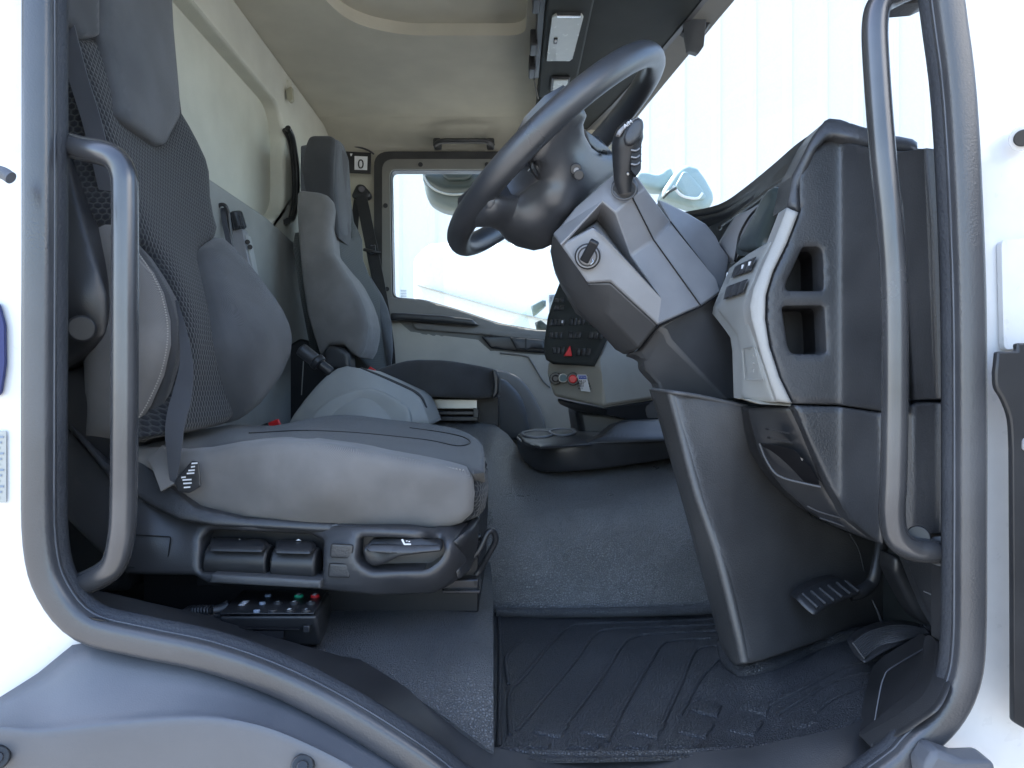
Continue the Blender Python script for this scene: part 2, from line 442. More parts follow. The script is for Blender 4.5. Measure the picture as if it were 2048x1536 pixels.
def facet(name, V, faces, mat, parent=None, thick=.05, tdir=(0, 1, 0), bev=.003, seg=3):
    bm = bmesh.new(); td = Vector(tdir).normalized() * thick
    vs = {k: bm.verts.new(P(*v)) for k, v in V.items()}; bs = {k: bm.verts.new(P(*v) + td) for k, v in V.items()}
    cnt = {}
    for f in faces:
        f = list(f.split()) if isinstance(f, str) else list(f)
        pts = [Vector((V[k][0], V[k][1], 0)) for k in f]
        if sum(a.x * b.y - b.x * a.y for a, b in zip(pts, pts[1:] + pts[:1])) < 0: f.reverse(); pts.reverse()
        bm.faces.new([vs[k] for k in f]); bm.faces.new([bs[k] for k in reversed(f)])
        for i in range(len(f)): cnt[(f[i], f[(i + 1) % len(f)])] = 1
    for (a, b) in cnt:
        if (b, a) not in cnt: bm.faces.new([vs[b], vs[a], bs[a], bs[b]])
    bmesh.ops.delete(bm, geom=[v for v in bm.verts if not v.link_faces], context='VERTS')
    o = finish(name, bm, mat, parent, bev=bev, seg=seg, ang=25)
    return o
def patch_bm(rows, nu=6, nv=6, thick=.01, tdir=(0, 1, 0)):
    """smooth sheet through a grid of 3-D points"""
    rows = [cr([tuple(p) for p in r], nu) for r in rows]; cols = list(zip(*rows)); cols = [cr(c, nv) for c in cols]
    bm = bmesh.new(); td = Vector(tdir).normalized() * thick
    A = [[bm.verts.new(Vector(p)) for p in c] for c in cols]; B = [[bm.verts.new(Vector(p) + td) for p in c] for c in cols]
    m, n = len(A), len(A[0])
    for i in range(m - 1):
        for j in range(n - 1):
            bm.faces.new((A[i][j], A[i + 1][j], A[i + 1][j + 1], A[i][j + 1])); bm.faces.new((B[i][j], B[i][j + 1], B[i + 1][j + 1], B[i + 1][j]))
    for i in range(m - 1):
        bm.faces.new((A[i][0], B[i][0], B[i + 1][0], A[i + 1][0])); bm.faces.new((A[i][-1], A[i + 1][-1], B[i + 1][-1], B[i][-1]))
    for j in range(n - 1):
        bm.faces.new((A[0][j], A[0][j + 1], B[0][j + 1], B[0][j])); bm.faces.new((A[-1][j], B[-1][j], B[-1][j + 1], A[-1][j + 1]))
    return bm
def txt(name, s, pos, size, mat, parent, right=(1, 0, 0), up=(0, 0, 1), ext=.0002):
    cu = bpy.data.curves.new(name, 'FONT'); cu.body = s; cu.size = size; cu.extrude = ext; cu.align_x = 'CENTER'; cu.align_y = 'CENTER'
    cu.materials.append(MATS[mat]); o = bpy.data.objects.new(name, cu); C.objects.link(o)
    r = Vector(right).normalized(); u = Vector(up); nrm = r.cross(u).normalized(); u = nrm.cross(r)
    M = Matrix((r, u, nrm)).transposed().to_4x4()
    me = bpy.data.meshes.new_from_object(o); bpy.data.objects.remove(o); bpy.data.curves.remove(cu); me.name = name
    me.transform(M); o = bpy.data.objects.new(name, me); C.objects.link(o)
    WORLD[o.name] = Vector(pos); o.parent = parent; o.location = Vector(pos) - WORLD[parent.name]
    return o
#@@SCENE
def plate_bm(outer, holes, tvec):
    loops = [[Vector(p) for p in outer]] + [[Vector(p) for p in h] for h in holes]; t = Vector(tvec)
    flat = [p for l in loops for p in l]; bm = bmesh.new()
    a = [bm.verts.new(p) for p in flat]; b = [bm.verts.new(p + t) for p in flat]
    for tri in tessellate_polygon(loops):
        bm.faces.new([a[i] for i in tri]); bm.faces.new([b[i] for i in reversed(tri)])
    k = 0
    for l in loops:
        m = len(l)
        for i in range(m):
            j = (i + 1) % m; bm.faces.new((a[k + i], a[k + j], b[k + j], b[k + i]))
        k += m
    return bm
def plate(name, outer, holes, tvec, mat, parent=None, bev=0.0, seg=2): return finish(name, plate_bm(outer, holes, tvec), mat, parent, bev=bev, seg=seg, ang=30)
# ================================================================== outside
def grid(name, x0, x1, y0, y1, z, mat):
    bm = bmesh.new(); vs = [bm.verts.new(v) for v in ((x0, y0, z), (x1, y0, z), (x1, y1, z), (x0, y1, z))]; bm.faces.new(vs); return finish(name, bm, mat)
struct(grid('ground', -150, 150, -150, 150, 0, 'concrete'))
wh = thing('warehouse', 'white corrugated metal warehouse across the yard beyond the cab windows', 'building', (2, 10, 0))
bm = bmesh.new(); prev = None; x = -22
prof = []
while x < 26:
    prof += [(x, 0), (x + .30, 0), (x + .34, -.04), (x + .42, -.04), (x + .46, 0)]; x += .5
for (x, dy) in prof:
    v = (bm.verts.new((x, 10 + dy, .0)), bm.verts.new((x, 10 + dy, 9.0)))
    if prev: bm.faces.new((prev[0], v[0], v[1], prev[1]))
    prev = v
finish('wall', bm, 'white_wall', wh, ang=10)
box('roof', (2, 13, 9.06), (49, 6.6, .12), 'white_wall', wh, bev=0)
box('base_kerb', (2, 9.9, .15), (48, .12, .3), 'concrete', wh, bev=0)
van = thing('parked_van', 'plain white van with pale dark waistline band seen through far window', 'van', (.2, 6.3, 0))
b0 = [(-.78, .35), (-.78, 2.9), (-.66, 3.02), (1.6, 3.02), (2.05, 2.2), (2.9, 1.95), (3.0, .35)]
finish('body', slab_bm([(x, 5.6, z) for x, z in b0], (0, 1.9, 0)), 'white_paint', van, bev=.06, seg=3)
tube('waistline', [(x, 5.6, z) for x, z in ((-.75, 2.68), (-.3, 2.55), (.2, 2.42), (.8, 2.33), (1.4, 2.32))], .05, 'lamp_lens', van, ry=.006)
for xx in (-.1, 2.3): cyl('wheel', (xx, 5.56, .35), (xx, 5.8, .35), .35, 'black_smooth', van, bev=.03)
# ================================================================== cab skin (white paint) around the door opening
cab = thing('truck_cab', 'white painted truck cab skin around the open driver door opening', 'truck cab', (-.2, .8, 1.0))
SEAL = [(80, -1000), (80, -400), (80, 0), (80, 500), (79, 900), (82, 1085), (108, 1180), (172, 1252), (286, 1283), (417, 1311), (549, 1357), (681, 1423), (832, 1518), (960, 1610), (1150, 1670), (1420, 1680), (1640, 1625), (1785, 1536), (1832, 1490), (1888, 1434), (1922, 1370), (1936, 1280), (1938, 1064), (1938, 760), (1934, 520), (1918, 205), (1893, 0), (1850, -350), (1800, -800), (1700, -1080), (1500, -1120), (300, -1120), (120, -1080)]
sealp = cr(SEAL, 4, True)
op = densify(cr([(x, y) for x, y in SEAL], 2, True), 60)
outer = [(-1400, -1500), (2900, -1500), (2900, 2500), (-1400, 2500)]
def pl(pts, d): return [P(x, y, d) for x, y in pts]
plate('side_skin', pl(outer, .765), [pl(op, .765)], (0, .02, 0), 'white_paint', cab)
ROOFY = [(.77, .66), (1.2, .64), (1.6, .60), (1.90, .556), (2.2, .515), (2.5, .474), (2.86, .43)]
finish('roof_skin', slab_bm([R(-.83, .77, 1.09), R(-.83, 2.92, 1.09)] + [R(x, y, 1.09) for y, x in reversed(ROOFY)], (0, 0, .02)), 'white_paint', cab)
box('rear_skin', R(-.83, 1.85, .2), (.03, 2.25, 1.8), 'white_paint', cab)
ds = thing('door_seal', 'dark grey rubber seal tube framing the whole driver door opening', 'door seal', P(80, 1100, .74))
finish('seal_tube', sweep_bm([P(x, y, .742) for x, y in sealp], [(.0148 * math.copysign(abs(math.cos(a)) ** .6, math.cos(a)), .013 * math.copysign(abs(math.sin(a)) ** .6, math.sin(a))) for a in [2 * math.pi * k / 24 for k in range(24)]], True, (0, 1, 0)), 'seal_rubber', ds, ang=60)
def inset(pts, k):
    a = np.array(pts); pr, nx = np.roll(a, 1, 0), np.roll(a, -1, 0); t = nx - pr; nn = np.c_[-t[:, 1], t[:, 0]] / np.linalg.norm(t, axis=1)[:, None]
    cen = a.mean(0); q = a + nn * k
    if np.linalg.norm(q[10] - cen) > np.linalg.norm(a[10] - cen): q = a - nn * k
    return [tuple(v) for v in q]
lip = inset(sealp, 37)
finish('seal_lip', sweep_bm([P(x, y, .757) for x, y in lip], circ(.0075, 8, .012), True, (0, 1, 0)), 'seal_lip', ds, ang=60)
bead = inset(sealp, 29)
finish('highlight_bead', sweep_bm([P(x, y, .742) for x, y in bead], circ(.0010, 6), True, (0, 1, 0)), 'step_plastic', ds, ang=60)  # thin lighter bead standing in for the seal's edge highlight
# step / mudguard panel below the opening, left
st = thing('mudguard_cover', 'smooth blue grey plastic step housing under the rear corner of the door opening', 'step panel', P(300, 1450, .70))
crease = cr([(-60, 1450), (0, 1453), (88, 1459), (220, 1445), (395, 1433), (505, 1447), (593, 1478), (703, 1533), (800, 1600)], 5)
topedge = cr([(820, 1528), (747, 1478), (659, 1430), (527, 1368), (395, 1322), (264, 1298), (163, 1280)], 4) + [(120, 1316), (0, 1394), (-60, 1432)]
rows = []
tope = cr([(-70, 1440), (0, 1394), (85, 1340), (160, 1283), (264, 1300), (395, 1324), (527, 1370), (659, 1432), (830, 1530), (900, 1590)], 4)
def samp(c, n):
    a = np.array(c); s = np.r_[0, np.cumsum(np.linalg.norm(np.diff(a, axis=0), axis=1))]; t = np.linspace(0, s[-1], n)
    return [(float(np.interp(v, s, a[:, 0])), float(np.interp(v, s, a[:, 1]))) for v in t]
A_, B_ = samp(tope, 26), samp(crease, 26); bm = bmesh.new()
G = []
for t_, dd in ((0, .75), (.3, .739), (.6, .724), (.85, .710), (.95, .704), (1.0, .699)):
    G.append([P(a[0] + (b[0] - a[0]) * t_, a[1] + (b[1] - a[1]) * t_, dd) for a, b in zip(A_, B_)])
for off, dd in ((6, .6975), (20, .6975), (60, .702), (140, .716), (260, .745)): G.append([P(b[0], b[1] + off, dd) for b in B_])
VV = [[bm.verts.new(p) for p in r] for r in G]
for i in range(len(VV) - 1):
    for j in range(25): bm.faces.new((VV[i][j], VV[i][j + 1], VV[i + 1][j + 1], VV[i + 1][j]))
o = finish('shell', bm, 'step_plastic', st, ang=60); s = o.modifiers.new('t', 'SOLIDIFY'); s.thickness = .004
for (x, y) in ((605, 1533), (-6, 1516)):
    cyl('washer', P(x, y, .712), P(x, y, .692), .0115, 'black_smooth', st, bev=.002)
    cyl('screw', P(x, y, .693), P(x, y, .688), .0055, 'dark_steel', st, bev=.001)
# right: front pillar, open door edge
dr = thing('open_door', 'white front door hinge side with long black plastic strip at right edge', 'door', P(2040, 1450, .68))
strip = cr([(1992, 744), (1994, 775), (2008, 800), (2022, 840), (2026, 900)], 4)
slab('black_strip', [(1996, 703), (2035, 702), (2035, 686), (2120, 686), (2120, 1500), (2048, 1457), (2029, 1446), (2028, 1200)] + list(reversed(strip)) , .72, 'black_smooth', dr, t=.008, bev=.002)
slab('hinge_cover', rnd([(2003, 480), (2130, 468), (2130, 690), (2008, 700)], 12), .755, 'white_paint', dr, t=.008, bev=.003)
# open door swung out right, out of view; added to block side light
box('door_leaf', R(.985, .10, .1), (.05, 1.15, 1.9), 'white_paint', dr, bev=.01)
box('door_lining', R(.952, .10, -.15), (.02, 1.05, 1.2), 'dark_plastic', dr, bev=.01)
cyl('grommet', P(2046, 276, .755), P(2046, 276, .745), .013, 'white_paint', dr); cyl('screw', P(2046, 276, .745), P(2046, 276, .741), .0085, 'black_smooth', dr)
slab('catch', rnd([(2046, 880), (2060, 870), (2062, 905), (2046, 900)], 5), .718, 'column_grey', dr, t=.003)
slab('lower_step_edge', [(1872, 1500), (1935, 1524), (1990, 1522), (2010, 1600), (1860, 1600), (1848, 1540)], .70, 'step_plastic', dr, t=.03, bev=.006)
# left: outer handle end, badge, notice
tube('outside_handle', px([(-60, 330, .68), (0, 344, .68), (22, 356, .68)]), .006, 'step_plastic', cab)
slab('badge', rnd([(-60, 600), (-4, 605), (8, 650), (9, 730), (0, 790), (-60, 800)], 8), .758, 'navy_print', cab, t=.004, bev=.001)
no_ = thing('notice_sticker', 'pale paper notice with small blue print on white cab skin', 'sticker', P(0, 1005, .76))
slab('paper', [(-80, 862), (12, 862), (12, 1005), (-80, 1005)], .762, 'lamp_lens', no_, t=.001, bev=0)
for k in range(12): slab('print_line', [(-60, 872 + k * 11), (7 - (k % 3) * 4, 872 + k * 11), (7 - (k % 3) * 4, 876 + k * 11), (-60, 876 + k * 11)], .7612, 'grey_print', no_, t=.0003, bev=0)
# ================================================================== cab lining
ZC = 1.0
hole = [(-.50, .9), (-.50, 1.80), (-.46, 1.94), (-.40, 2.0), (-.30, 2.04), (.04, 2.04), (.04, .9)]
hole = rnd(hole, .05)
o = plate('ceiling', [R(-.80, .77, ZC), R(.60, .77, ZC), R(.56, 1.6, ZC), R(.50, 2.0, ZC), R(.42, 2.45, ZC), R(.36, 2.66, ZC), R(-.80, 2.66, ZC)], [[R(x, y, ZC) for x, y in hole]], (0, 0, .035), 'roof_lining', bev=0); struct(o)
o = box('ceiling_panel', R(-.2, 1.5, ZC + .045), (.75, 1.4, .02), 'roof_lining'); struct(o)
rows = [[R(x, y, z) for x in (-.80, -.3, .2, .62)] for y, z in ((2.655, 1.0), (2.72, .992), (2.78, .972), (2.83, .945), (2.86, .90), (2.865, .80))]
rows2 = [[p for p in r] for r in rows]
# far wall (cream) with the passenger door opening
farhole = rnd([(752, 303), (1205, 303), (1205, 980), (752, 980)], 32, 6)
o = plate('far_wall', [R(-.80, 2.855, 1.02), R(.43, 2.855, 1.02), R(.43, 2.855, .30), R(.62, 2.855, .26), R(.62, 2.855, -.5), R(-.80, 2.855, -.5)], [pl(farhole, 2.855)], (0, .05, 0), 'roof_lining', bev=.004); struct(o)
o = finish('ceiling_cove', patch_bm([[R(x, y, z) for x in (-.80, .0, .36)] for y, z in ((2.65, 1.004), (2.72, .993), (2.78, .976), (2.825, .955), (2.852, .935))], 3, 5, .012, (0, .5, 1)), 'roof_lining', ang=60); struct(o)
# rear wall with recessed field
rh = rnd([(.80, .49), (2.14, .49), (2.25, .56), (2.25, .80), (2.19, .862), (.80, .862)], .05)
o = plate('rear_wall', [R(-.72, .78, 1.0), R(-.72, 2.86, 1.0), R(-.72, 2.86, -.5), R(-.72, .78, -.5)], [[R(-.72, y, z) for y, z in rh]], (-.06, 0, 0), 'rear_panel', bev=.012, seg=4); struct(o)
o = box('rear_wall_recess', R(-.775, 1.6, .68), (.02, 1.9, .5), 'rear_panel', bev=0); struct(o)
o = finish('rear_wall_lower', slab_bm([R(-.712, y, z) for y, z in ((.80, .475), (2.02, .475), (2.45, .44), (2.84, .42), (2.84, -.48), (.80, -.48))], (.012, 0, 0)), 'rear_lower', bev=.004); struct(o)
# ------------------------------------------------------------------ floor: plinth, footwell, tunnel, sill
def hz(z, y): return -z * F / (y - 768)
fl = [(x, y, hz(-.345, y)) for x, y in ((126, 1090), (500, 1090), (985, 1090), (126, 1200), (985, 1185), (560, 1285), (700, 1290), (970, 1300))] + [(985, 1400, .845), (985, 1500, .80), (840, 1395, .84), (900, 1450, .815)]
o = pad('floor', [(126, 1060), (975, 1060), (986, 1180), (987, 1503), (975, 1497), (900, 1441), (800, 1372), (720, 1324), (680, 1317), (640, 1304), (560, 1282), (440, 1241), (300, 1210), (126, 1170)], fl, 'floor_rubber', puff=0, step=16, thick=.03, tdir=(0, .3, -1)); struct(o)
tn = [(880, 835, 2.15), (1010, 862, 2.05), (1060, 925, 1.80), (1340, 905, 1.85), (940, 930, 1.70), (1010, 960, 1.62), (1100, 985, 1.58), (1380, 960, 1.6), (950, 1040, 1.45), (1080, 1040, 1.44), (1220, 1050, 1.43), (1400, 1040, 1.43), (940, 1200, 1.35), (985, 1200, 1.345), (1200, 1130, 1.375), (1200, 1200, 1.34), (1450, 1200, 1.34)]
o = pad('engine_tunnel', [(860, 830), (990, 850), (1015, 868), (1040, 900), (1070, 930), (1340, 905), (1420, 905), (1450, 1230), (975, 1230), (930, 1225), (915, 1040), (860, 960)], tn, 'tunnel_rubber', puff=0, step=16, thick=.05, tdir=(0, 1, -.2)); struct(o)
o = box('floor_pan', R(-.07, 1.85, -.50), (1.42, 2.12, .02), 'roof_dark', bev=0); struct(o)  # dark sheet added to block light leaking up from the ground
o = box('front_bulkhead', R(.63, 1.85, -.13), (.02, 2.12, .74), 'roof_dark', bev=0); struct(o)  # dark panel added to shut out light ahead of the footwell
mt = thing('floor_mat', 'dark blue grey rubber mat with chevron ribs in driver footwell', 'floor mat', P(1200, 1400, .95))
ZM = -.425
mc = [(x, y, hz(ZM, y)) for x, y in ((990, 1225), (1430, 1225), (990, 1500), (1200, 1500), (1400, 1500), (1000, 1350), (1300, 1350), (1450, 1400))] + [(1520, 1330, 1.01), (1560, 1490, .835), (1700, 1400, .90), (1700, 1275, 1.10), (1860, 1290, 1.08), (1600, 1300, 1.08), (1745, 1420, .87)]
mat_out = [(985, 1212), (1150, 1214), (1440, 1208), (1452, 1225), (1600, 1280), (1700, 1255), (1870, 1250), (1880, 1300), (1790, 1345), (1755, 1420), (1740, 1440), (1690, 1462), (1600, 1488), (1500, 1502), (1400, 1511), (1200, 1516), (1060, 1518), (1005, 1507), (986, 1495)]
pad('mat_sheet', mat_out, mc, 'mat_rubber', mt, puff=0, step=14, thick=.006, tdir=(0, .2, -1))
mf = depth_fn(mc)
def mrib(pts, r=.0028, n=5, ry=None):
    q = cr(pts, n); tube('rib', [P(x, y, mf(x, y)) + Vector((0, 0, .0003)) for x, y in q], r, 'mat_rubber', mt, n=1, seg=8)
for q in ([(1432, 1239), (1302, 1245), (1177, 1248), (1141, 1254), (1110, 1279), (1047, 1355), (1018, 1391), (1020, 1471)], [(1440, 1250), (1302, 1256), (1222, 1259), (1186, 1272), (1150, 1323), (1079, 1408), (1034, 1462)],
          [(1440, 1262), (1302, 1269), (1280, 1272), (1248, 1288), (1204, 1355), (1123, 1462)], [(1446, 1276), (1356, 1281), (1324, 1290), (1302, 1323), (1257, 1399), (1213, 1486)], [(1450, 1290), (1400, 1297), (1382, 1319), (1360, 1373), (1315, 1471)],
          [(1047, 1279), (1012, 1315), (1017, 1370)], [(1480, 1418), (1531, 1415), (1560, 1400), (1615, 1373), (1691, 1335), (1768, 1316)], [(1554, 1431), (1634, 1381), (1691, 1356), (1764, 1341)], [(1630, 1427), (1672, 1396), (1756, 1366)], [(1440, 1316), (1400, 1360), (1360, 1432)]): mrib(q, .0029)
for q in ([(1000, 1500), (1100, 1508), (1250, 1508), (1400, 1503), (1500, 1494), (1600, 1480), (1690, 1454), (1738, 1430)],): mrib(q, .0042)
mrib([(998, 1222), (1000, 1350), (998, 1495)], .0035)
tube('back_ridge', [P(x, y, hz(ZM, 1232)) for x, y in cr([(992, 1224), (1100, 1226), (1250, 1224), (1400, 1220), (1440, 1214)], 4)], .009, 'floor_rubber', mt, n=1)
tube('side_ridge', [P(*p) for p in [(962, 1110, 1.33), (975, 1180, 1.32), (987, 1225, 1.31)]], .006, 'floor_rubber', mt)
def quadpad(q): pad('tread_block', q, mc, 'mat_rubber', mt, puff=.0035, edge=3, thick=.003, tdir=(0, 0, -1), step=9, ang=22)
for dx in (0, 96, 193, 290, 388):
    y0 = -4 if dx > 300 else 0
    quadpad([(1088 + dx, 1433 + y0), (1141 + dx, 1448 + y0), (1121 + dx, 1480 + y0), (1063 + dx, 1466 + y0)])
    quadpad([(1040 + dx * 1.03, 1486), (1104 + dx * 1.03, 1487), (1098 + dx * 1.03, 1500), (1030 + dx * 1.03, 1500)])
    quadpad([(1108 + dx, 1400 + y0), (1156 + dx, 1412 + y0), (1144 + dx, 1437 + y0), (1092 + dx, 1424 + y0)]) if dx in (290, 388) else None
quadpad([(1575, 1448), (1625, 1436), (1640, 1446), (1590, 1462)])
tube('foot_bead', [P(x, y, mf(x, y)) for x, y in cr([(1446, 1290), (1452, 1316), (1466, 1334), (1492, 1344), (1540, 1332), (1620, 1300), (1700, 1272), (1765, 1260)], 5)], .010, 'mat_rubber', mt, n=1)
o = pad('sill', [(170, 1232), (185, 1236), (308, 1262), (439, 1295), (571, 1345), (703, 1415), (813, 1486), (900, 1545), (1000, 1620), (1700, 1620), (1790, 1500), (1760, 1420), (1690, 1455), (1500, 1495), (1400, 1504), (1060, 1510), (985, 1494), (900, 1436), (800, 1367), (720, 1319), (680, 1312), (560, 1277), (440, 1236), (300, 1205), (126, 1165), (130, 1215)],
      [(185, 1215, .765), (571, 1333, .765), (900, 1533, .765), (1300, 1620, .765), (1700, 1600, .765), (126, 1165, .86), (300, 1205, .87), (560, 1277, .90), (720, 1319, .88), (900, 1436, .83), (985, 1494, .81), (1400, 1504, .815), (1700, 1450, .83)], 'black_plastic', puff=0, step=16, thick=.02, tdir=(0, .3, -1)); struct(o)
# kick panel, right bottom
kp = thing('kick_panel', 'black plastic kick panel with raised rim beside accelerator pedal', 'kick panel', P(1760, 1480, .82))
KC = [(1739, 1494, .795), (1876, 1280, .850), (1906, 1296, .80)]
face = rnd([(1742, 1490), (1757, 1398), (1768, 1354), (1787, 1333), (1876, 1282), (1877, 1300), (1874, 1362), (1850, 1410), (1800, 1448)], 10)
pad('face', face, KC, 'black_smooth', kp, puff=.002, edge=5, thick=.03, step=10)
pad('rim', rnd([(1742, 1492), (1800, 1450), (1851, 1412), (1876, 1363), (1880, 1284), (1905, 1297), (1903, 1372), (1880, 1420), (1815, 1464), (1746, 1500)], 20), [(a, b, c - .006) for a, b, c in KC], 'black_plastic', kp, puff=.003, edge=5, thick=.03, step=8)
tube('rim_edge', px([(1877, 1284, .832), (1878, 1362, .810), (1852, 1412, .798), (1800, 1450, .788), (1743, 1491, .780)]), .0008, 'column_dark', kp)
tube('rim_edge', px([(1742, 1490, .795), (1757, 1398, .815), (1768, 1354, .825), (1787, 1333, .830), (1876, 1282, .85)]), .0010, 'seal_rubber', kp)
# ================================================================== driver seat
ST = thing('driver_seat', 'large near driver seat with honeycomb fabric centre and grey side panels', 'seat', R(-.3, 1.2, -.34))
def xd(X, x): return X * F / (x - 1024)
# backrest: surface lies near X = -.48 (bottom) to -.66 (top)
def bx(x, y, X): return (x, y, X * F / (x - 1024))
BK = [bx(345, 780, -.485), bx(355, 660, -.485), bx(330, 560, -.515), bx(300, 490, -.545), bx(262, 400, -.565), bx(230, 330, -.585), bx(186, 200, -.61), bx(150, 80, -.635), bx(128, 0, -.64),
      bx(455, 845, -.475), bx(445, 740, -.49), bx(400, 560, -.56), bx(388, 505, -.59), bx(430, 465, -.60), bx(413, 390, -.615), bx(385, 280, -.635), bx(352, 200, -.655), bx(338, 0, -.67), bx(308, 290, -.635), bx(220, 100, -.645)]
BT = (-1, 0, -.18)
hexo = [(120, 62), (152, 78), (190, 76), (205, 60), (335, 60), (351, 190), (356, 228), (372, 254), (388, 284), (404, 318), (411, 345), (413, 395), (419, 430), (430, 467), (391, 504), (386, 518), (396, 560), (412, 620), (441, 725), (458, 835), (440, 850), (380, 864), (330, 872), (315, 868), (325, 830), (345, 780), (352, 700), (352, 640), (333, 580), (303, 520), (270, 480), (240, 420), (205, 320), (165, 200), (135, 110)]
pad('backrest', hexo, BK, 'hex_fabric', ST, puff=.018, edge=22, thick=.04, tdir=BT, step=12, prof=2.2)
headp = [(192, -30), (191, 75), (205, 113), (219, 191), (229, 228), (244, 247), (304, 289), (314, 293), (323, 289), (348, 243), (353, 230), (352, 191), (340, 50), (336, -30)]
HC = [bx(*q[:2], 0) for q in ()]
pad('headrest_pad', rnd(headp, 8), [bx(192, -30, -.625), bx(191, 75, -.62), bx(219, 191, -.60), bx(232, 240, -.585), bx(314, 293, -.605), bx(353, 230, -.63), bx(340, 50, -.65), bx(336, -30, -.655), bx(280, 120, -.615)], 'blue_fabric', ST, puff=.014, edge=14, thick=.05, tdir=BT, step=10)
pad('headrest_side', rnd([(110, -30), (190, -30), (190, 73), (176, 78), (151, 79), (128, 52), (110, 40)], 6), [bx(110, 0, -.62), bx(190, 0, -.625), bx(151, 79, -.615)], 'bolster_fabric', ST, puff=.012, edge=10, thick=.05, tdir=BT, step=10)
wing = [(386, 508), (404, 490), (427, 476), (438, 482), (461, 503), (490, 535), (513, 563), (538, 598), (556, 626), (569, 655), (573, 680), (569, 712), (547, 758), (506, 809), (480, 830), (458, 845), (457, 826), (441, 723), (413, 614), (393, 546), (387, 525)]
pad('side_bolster', wing, [bx(386, 508, -.575), bx(427, 476, -.59), bx(513, 563, -.525), bx(573, 680, -.455), bx(569, 712, -.45), bx(506, 809, -.455), bx(458, 845, -.47), bx(441, 723, -.465), bx(413, 614, -.50), bx(500, 680, -.45)], 'blue_fabric', ST, puff=.03, edge=34, thick=.09, tdir=BT, step=10)
# near bolster: twill side + dark front lip
nb = [(196, 380), (230, 430), (262, 480), (283, 512), (308, 546), (328, 587), (341, 641), (342, 689), (328, 751), (301, 812), (278, 850), (262, 880), (180, 880), (170, 500)]
pad('side_bolster', nb, [(196, 380, 1.04), (262, 480, 1.0), (308, 546, .985), (341, 641, .975), (342, 689, .97), (328, 751, .975), (262, 880, .99), (180, 880, 1.02), (170, 500, 1.05), (270, 680, .975)], 'side_fabric', ST, puff=.022, edge=45, thick=.22, tdir=(-.45, 1, 0), step=12)
lipo = [(232, 425), (262, 472), (290, 505), (316, 545), (340, 590), (354, 641), (355, 690), (350, 730), (335, 790), (308, 850), (290, 884), (262, 886), (285, 840), (310, 800), (332, 745), (341, 690), (340, 641), (327, 590), (305, 548), (280, 515), (255, 482)]
pad('bolster_edge', lipo, [(232, 425, 1.03), (290, 505, 1.0), (354, 641, .985), (355, 690, .985), (308, 850, 1.0), (275, 880, 1.0), (250, 470, 1.02)], 'bolster_fabric', ST, puff=.010, edge=9, thick=.10, tdir=(-.3, 1, 0), step=9)
def stitches(pts, d, parent, n=60, r=.0011, off=.004):
    q = samp(cr(pts, 8), n); f = depth_fn(d); bm = bmesh.new()
    for a, b in zip(q[:-1], q[1:]):
        m = (a[0] * .65 + b[0] * .35, a[1] * .65 + b[1] * .35)
        a3, b3 = P(*a, f(*a) - off), P(*m, f(*m) - off); cyl_bm(a3, b3, r, seg=6, bm=bm)
    return finish('stitching', bm, 'stitch', parent)
stitches([(262, 486), (281, 512), (304, 548), (322, 587), (334, 641), (334, 689), (321, 748), (294, 808), (270, 846)], [(262, 480, 1.0), (304, 548, .985), (334, 641, .97), (321, 748, .972), (270, 846, .985)], ST, 74, .0009, .017)
stitches([(188, -10), (187, 70)], 1.09, ST, 20, .0008, .02)
# cushion
cu_side = [(262, 893), (297, 897), (362, 901), (410, 897), (478, 884), (547, 879), (615, 881), (697, 892), (789, 908), (892, 929), (932, 937), (945, 950), (950, 985), (946, 1022), (925, 1042), (897, 1051), (863, 1054), (780, 1050), (658, 1044), (487, 1034), (420, 1024), (394, 1014), (364, 989), (330, 960), (262, 940)]
pad('seat_cushion', cu_side, [(262, 893, 1.0), (478, 884, .985), (697, 892, .975), (892, 929, .985), (945, 950, 1.0), (948, 1000, 1.0), (863, 1054, 1.01), (658, 1044, 1.0), (394, 1014, 1.0), (262, 940, 1.01), (650, 970, .955)], 'side_fabric', ST, puff=.02, edge=26, thick=.05, step=13)
stitches([(300, 901), (362, 906), (410, 902), (478, 889), (547, 884), (615, 886), (697, 897), (789, 913), (892, 934), (932, 941)], [(262, 893, 1.0), (478, 884, .985), (697, 892, .975), (892, 929, .985), (945, 950, 1.0)], ST, 95, .0009, .010)
# top of cushion (real depth from d=1.0 to 1.5)
TOPC = [(290, 895, 1.03), (478, 883, 1.02), (615, 880, 1.01), (789, 909, 1.01), (940, 938, 1.02), (967, 905, 1.12), (410, 900, 1.02), (350, 903, 1.02), (547, 882, 1.015), (697, 895, 1.01), (892, 932, 1.01), (943, 872, 1.30), (909, 859, 1.42), (823, 845, 1.52), (721, 833, 1.56), (652, 832, 1.56), (547, 853, 1.42), (455, 851, 1.35), (369, 866, 1.2), (650, 858, 1.25), (800, 872, 1.25)]
pad('seat_top', [(280, 898), (300, 886), (369, 866), (461, 851), (547, 853), (600, 843), (652, 833), (690, 831), (721, 833), (775, 840), (823, 845), (870, 851), (909, 858), (935, 867), (955, 880), (966, 893), (970, 915), (968, 945), (948, 948), (930, 939), (892, 932), (789, 911), (697, 895), (615, 884), (547, 882), (478, 887), (410, 900), (362, 904), (300, 901)], TOPC, 'bolster_fabric', ST, puff=.006, edge=10, thick=.04, tdir=(0, 1, -.5), step=11)
_f = depth_fn(TOPC)
tube('seam', [P(x, y, _f(x, y)) + Vector((0, -.003, .006)) for x, y in cr([(500, 874), (600, 869), (700, 872), (790, 880), (860, 888), (915, 899), (940, 893), (930, 882), (890, 872), (820, 862)], 6)], .0014, 'deep_black', ST, n=1)
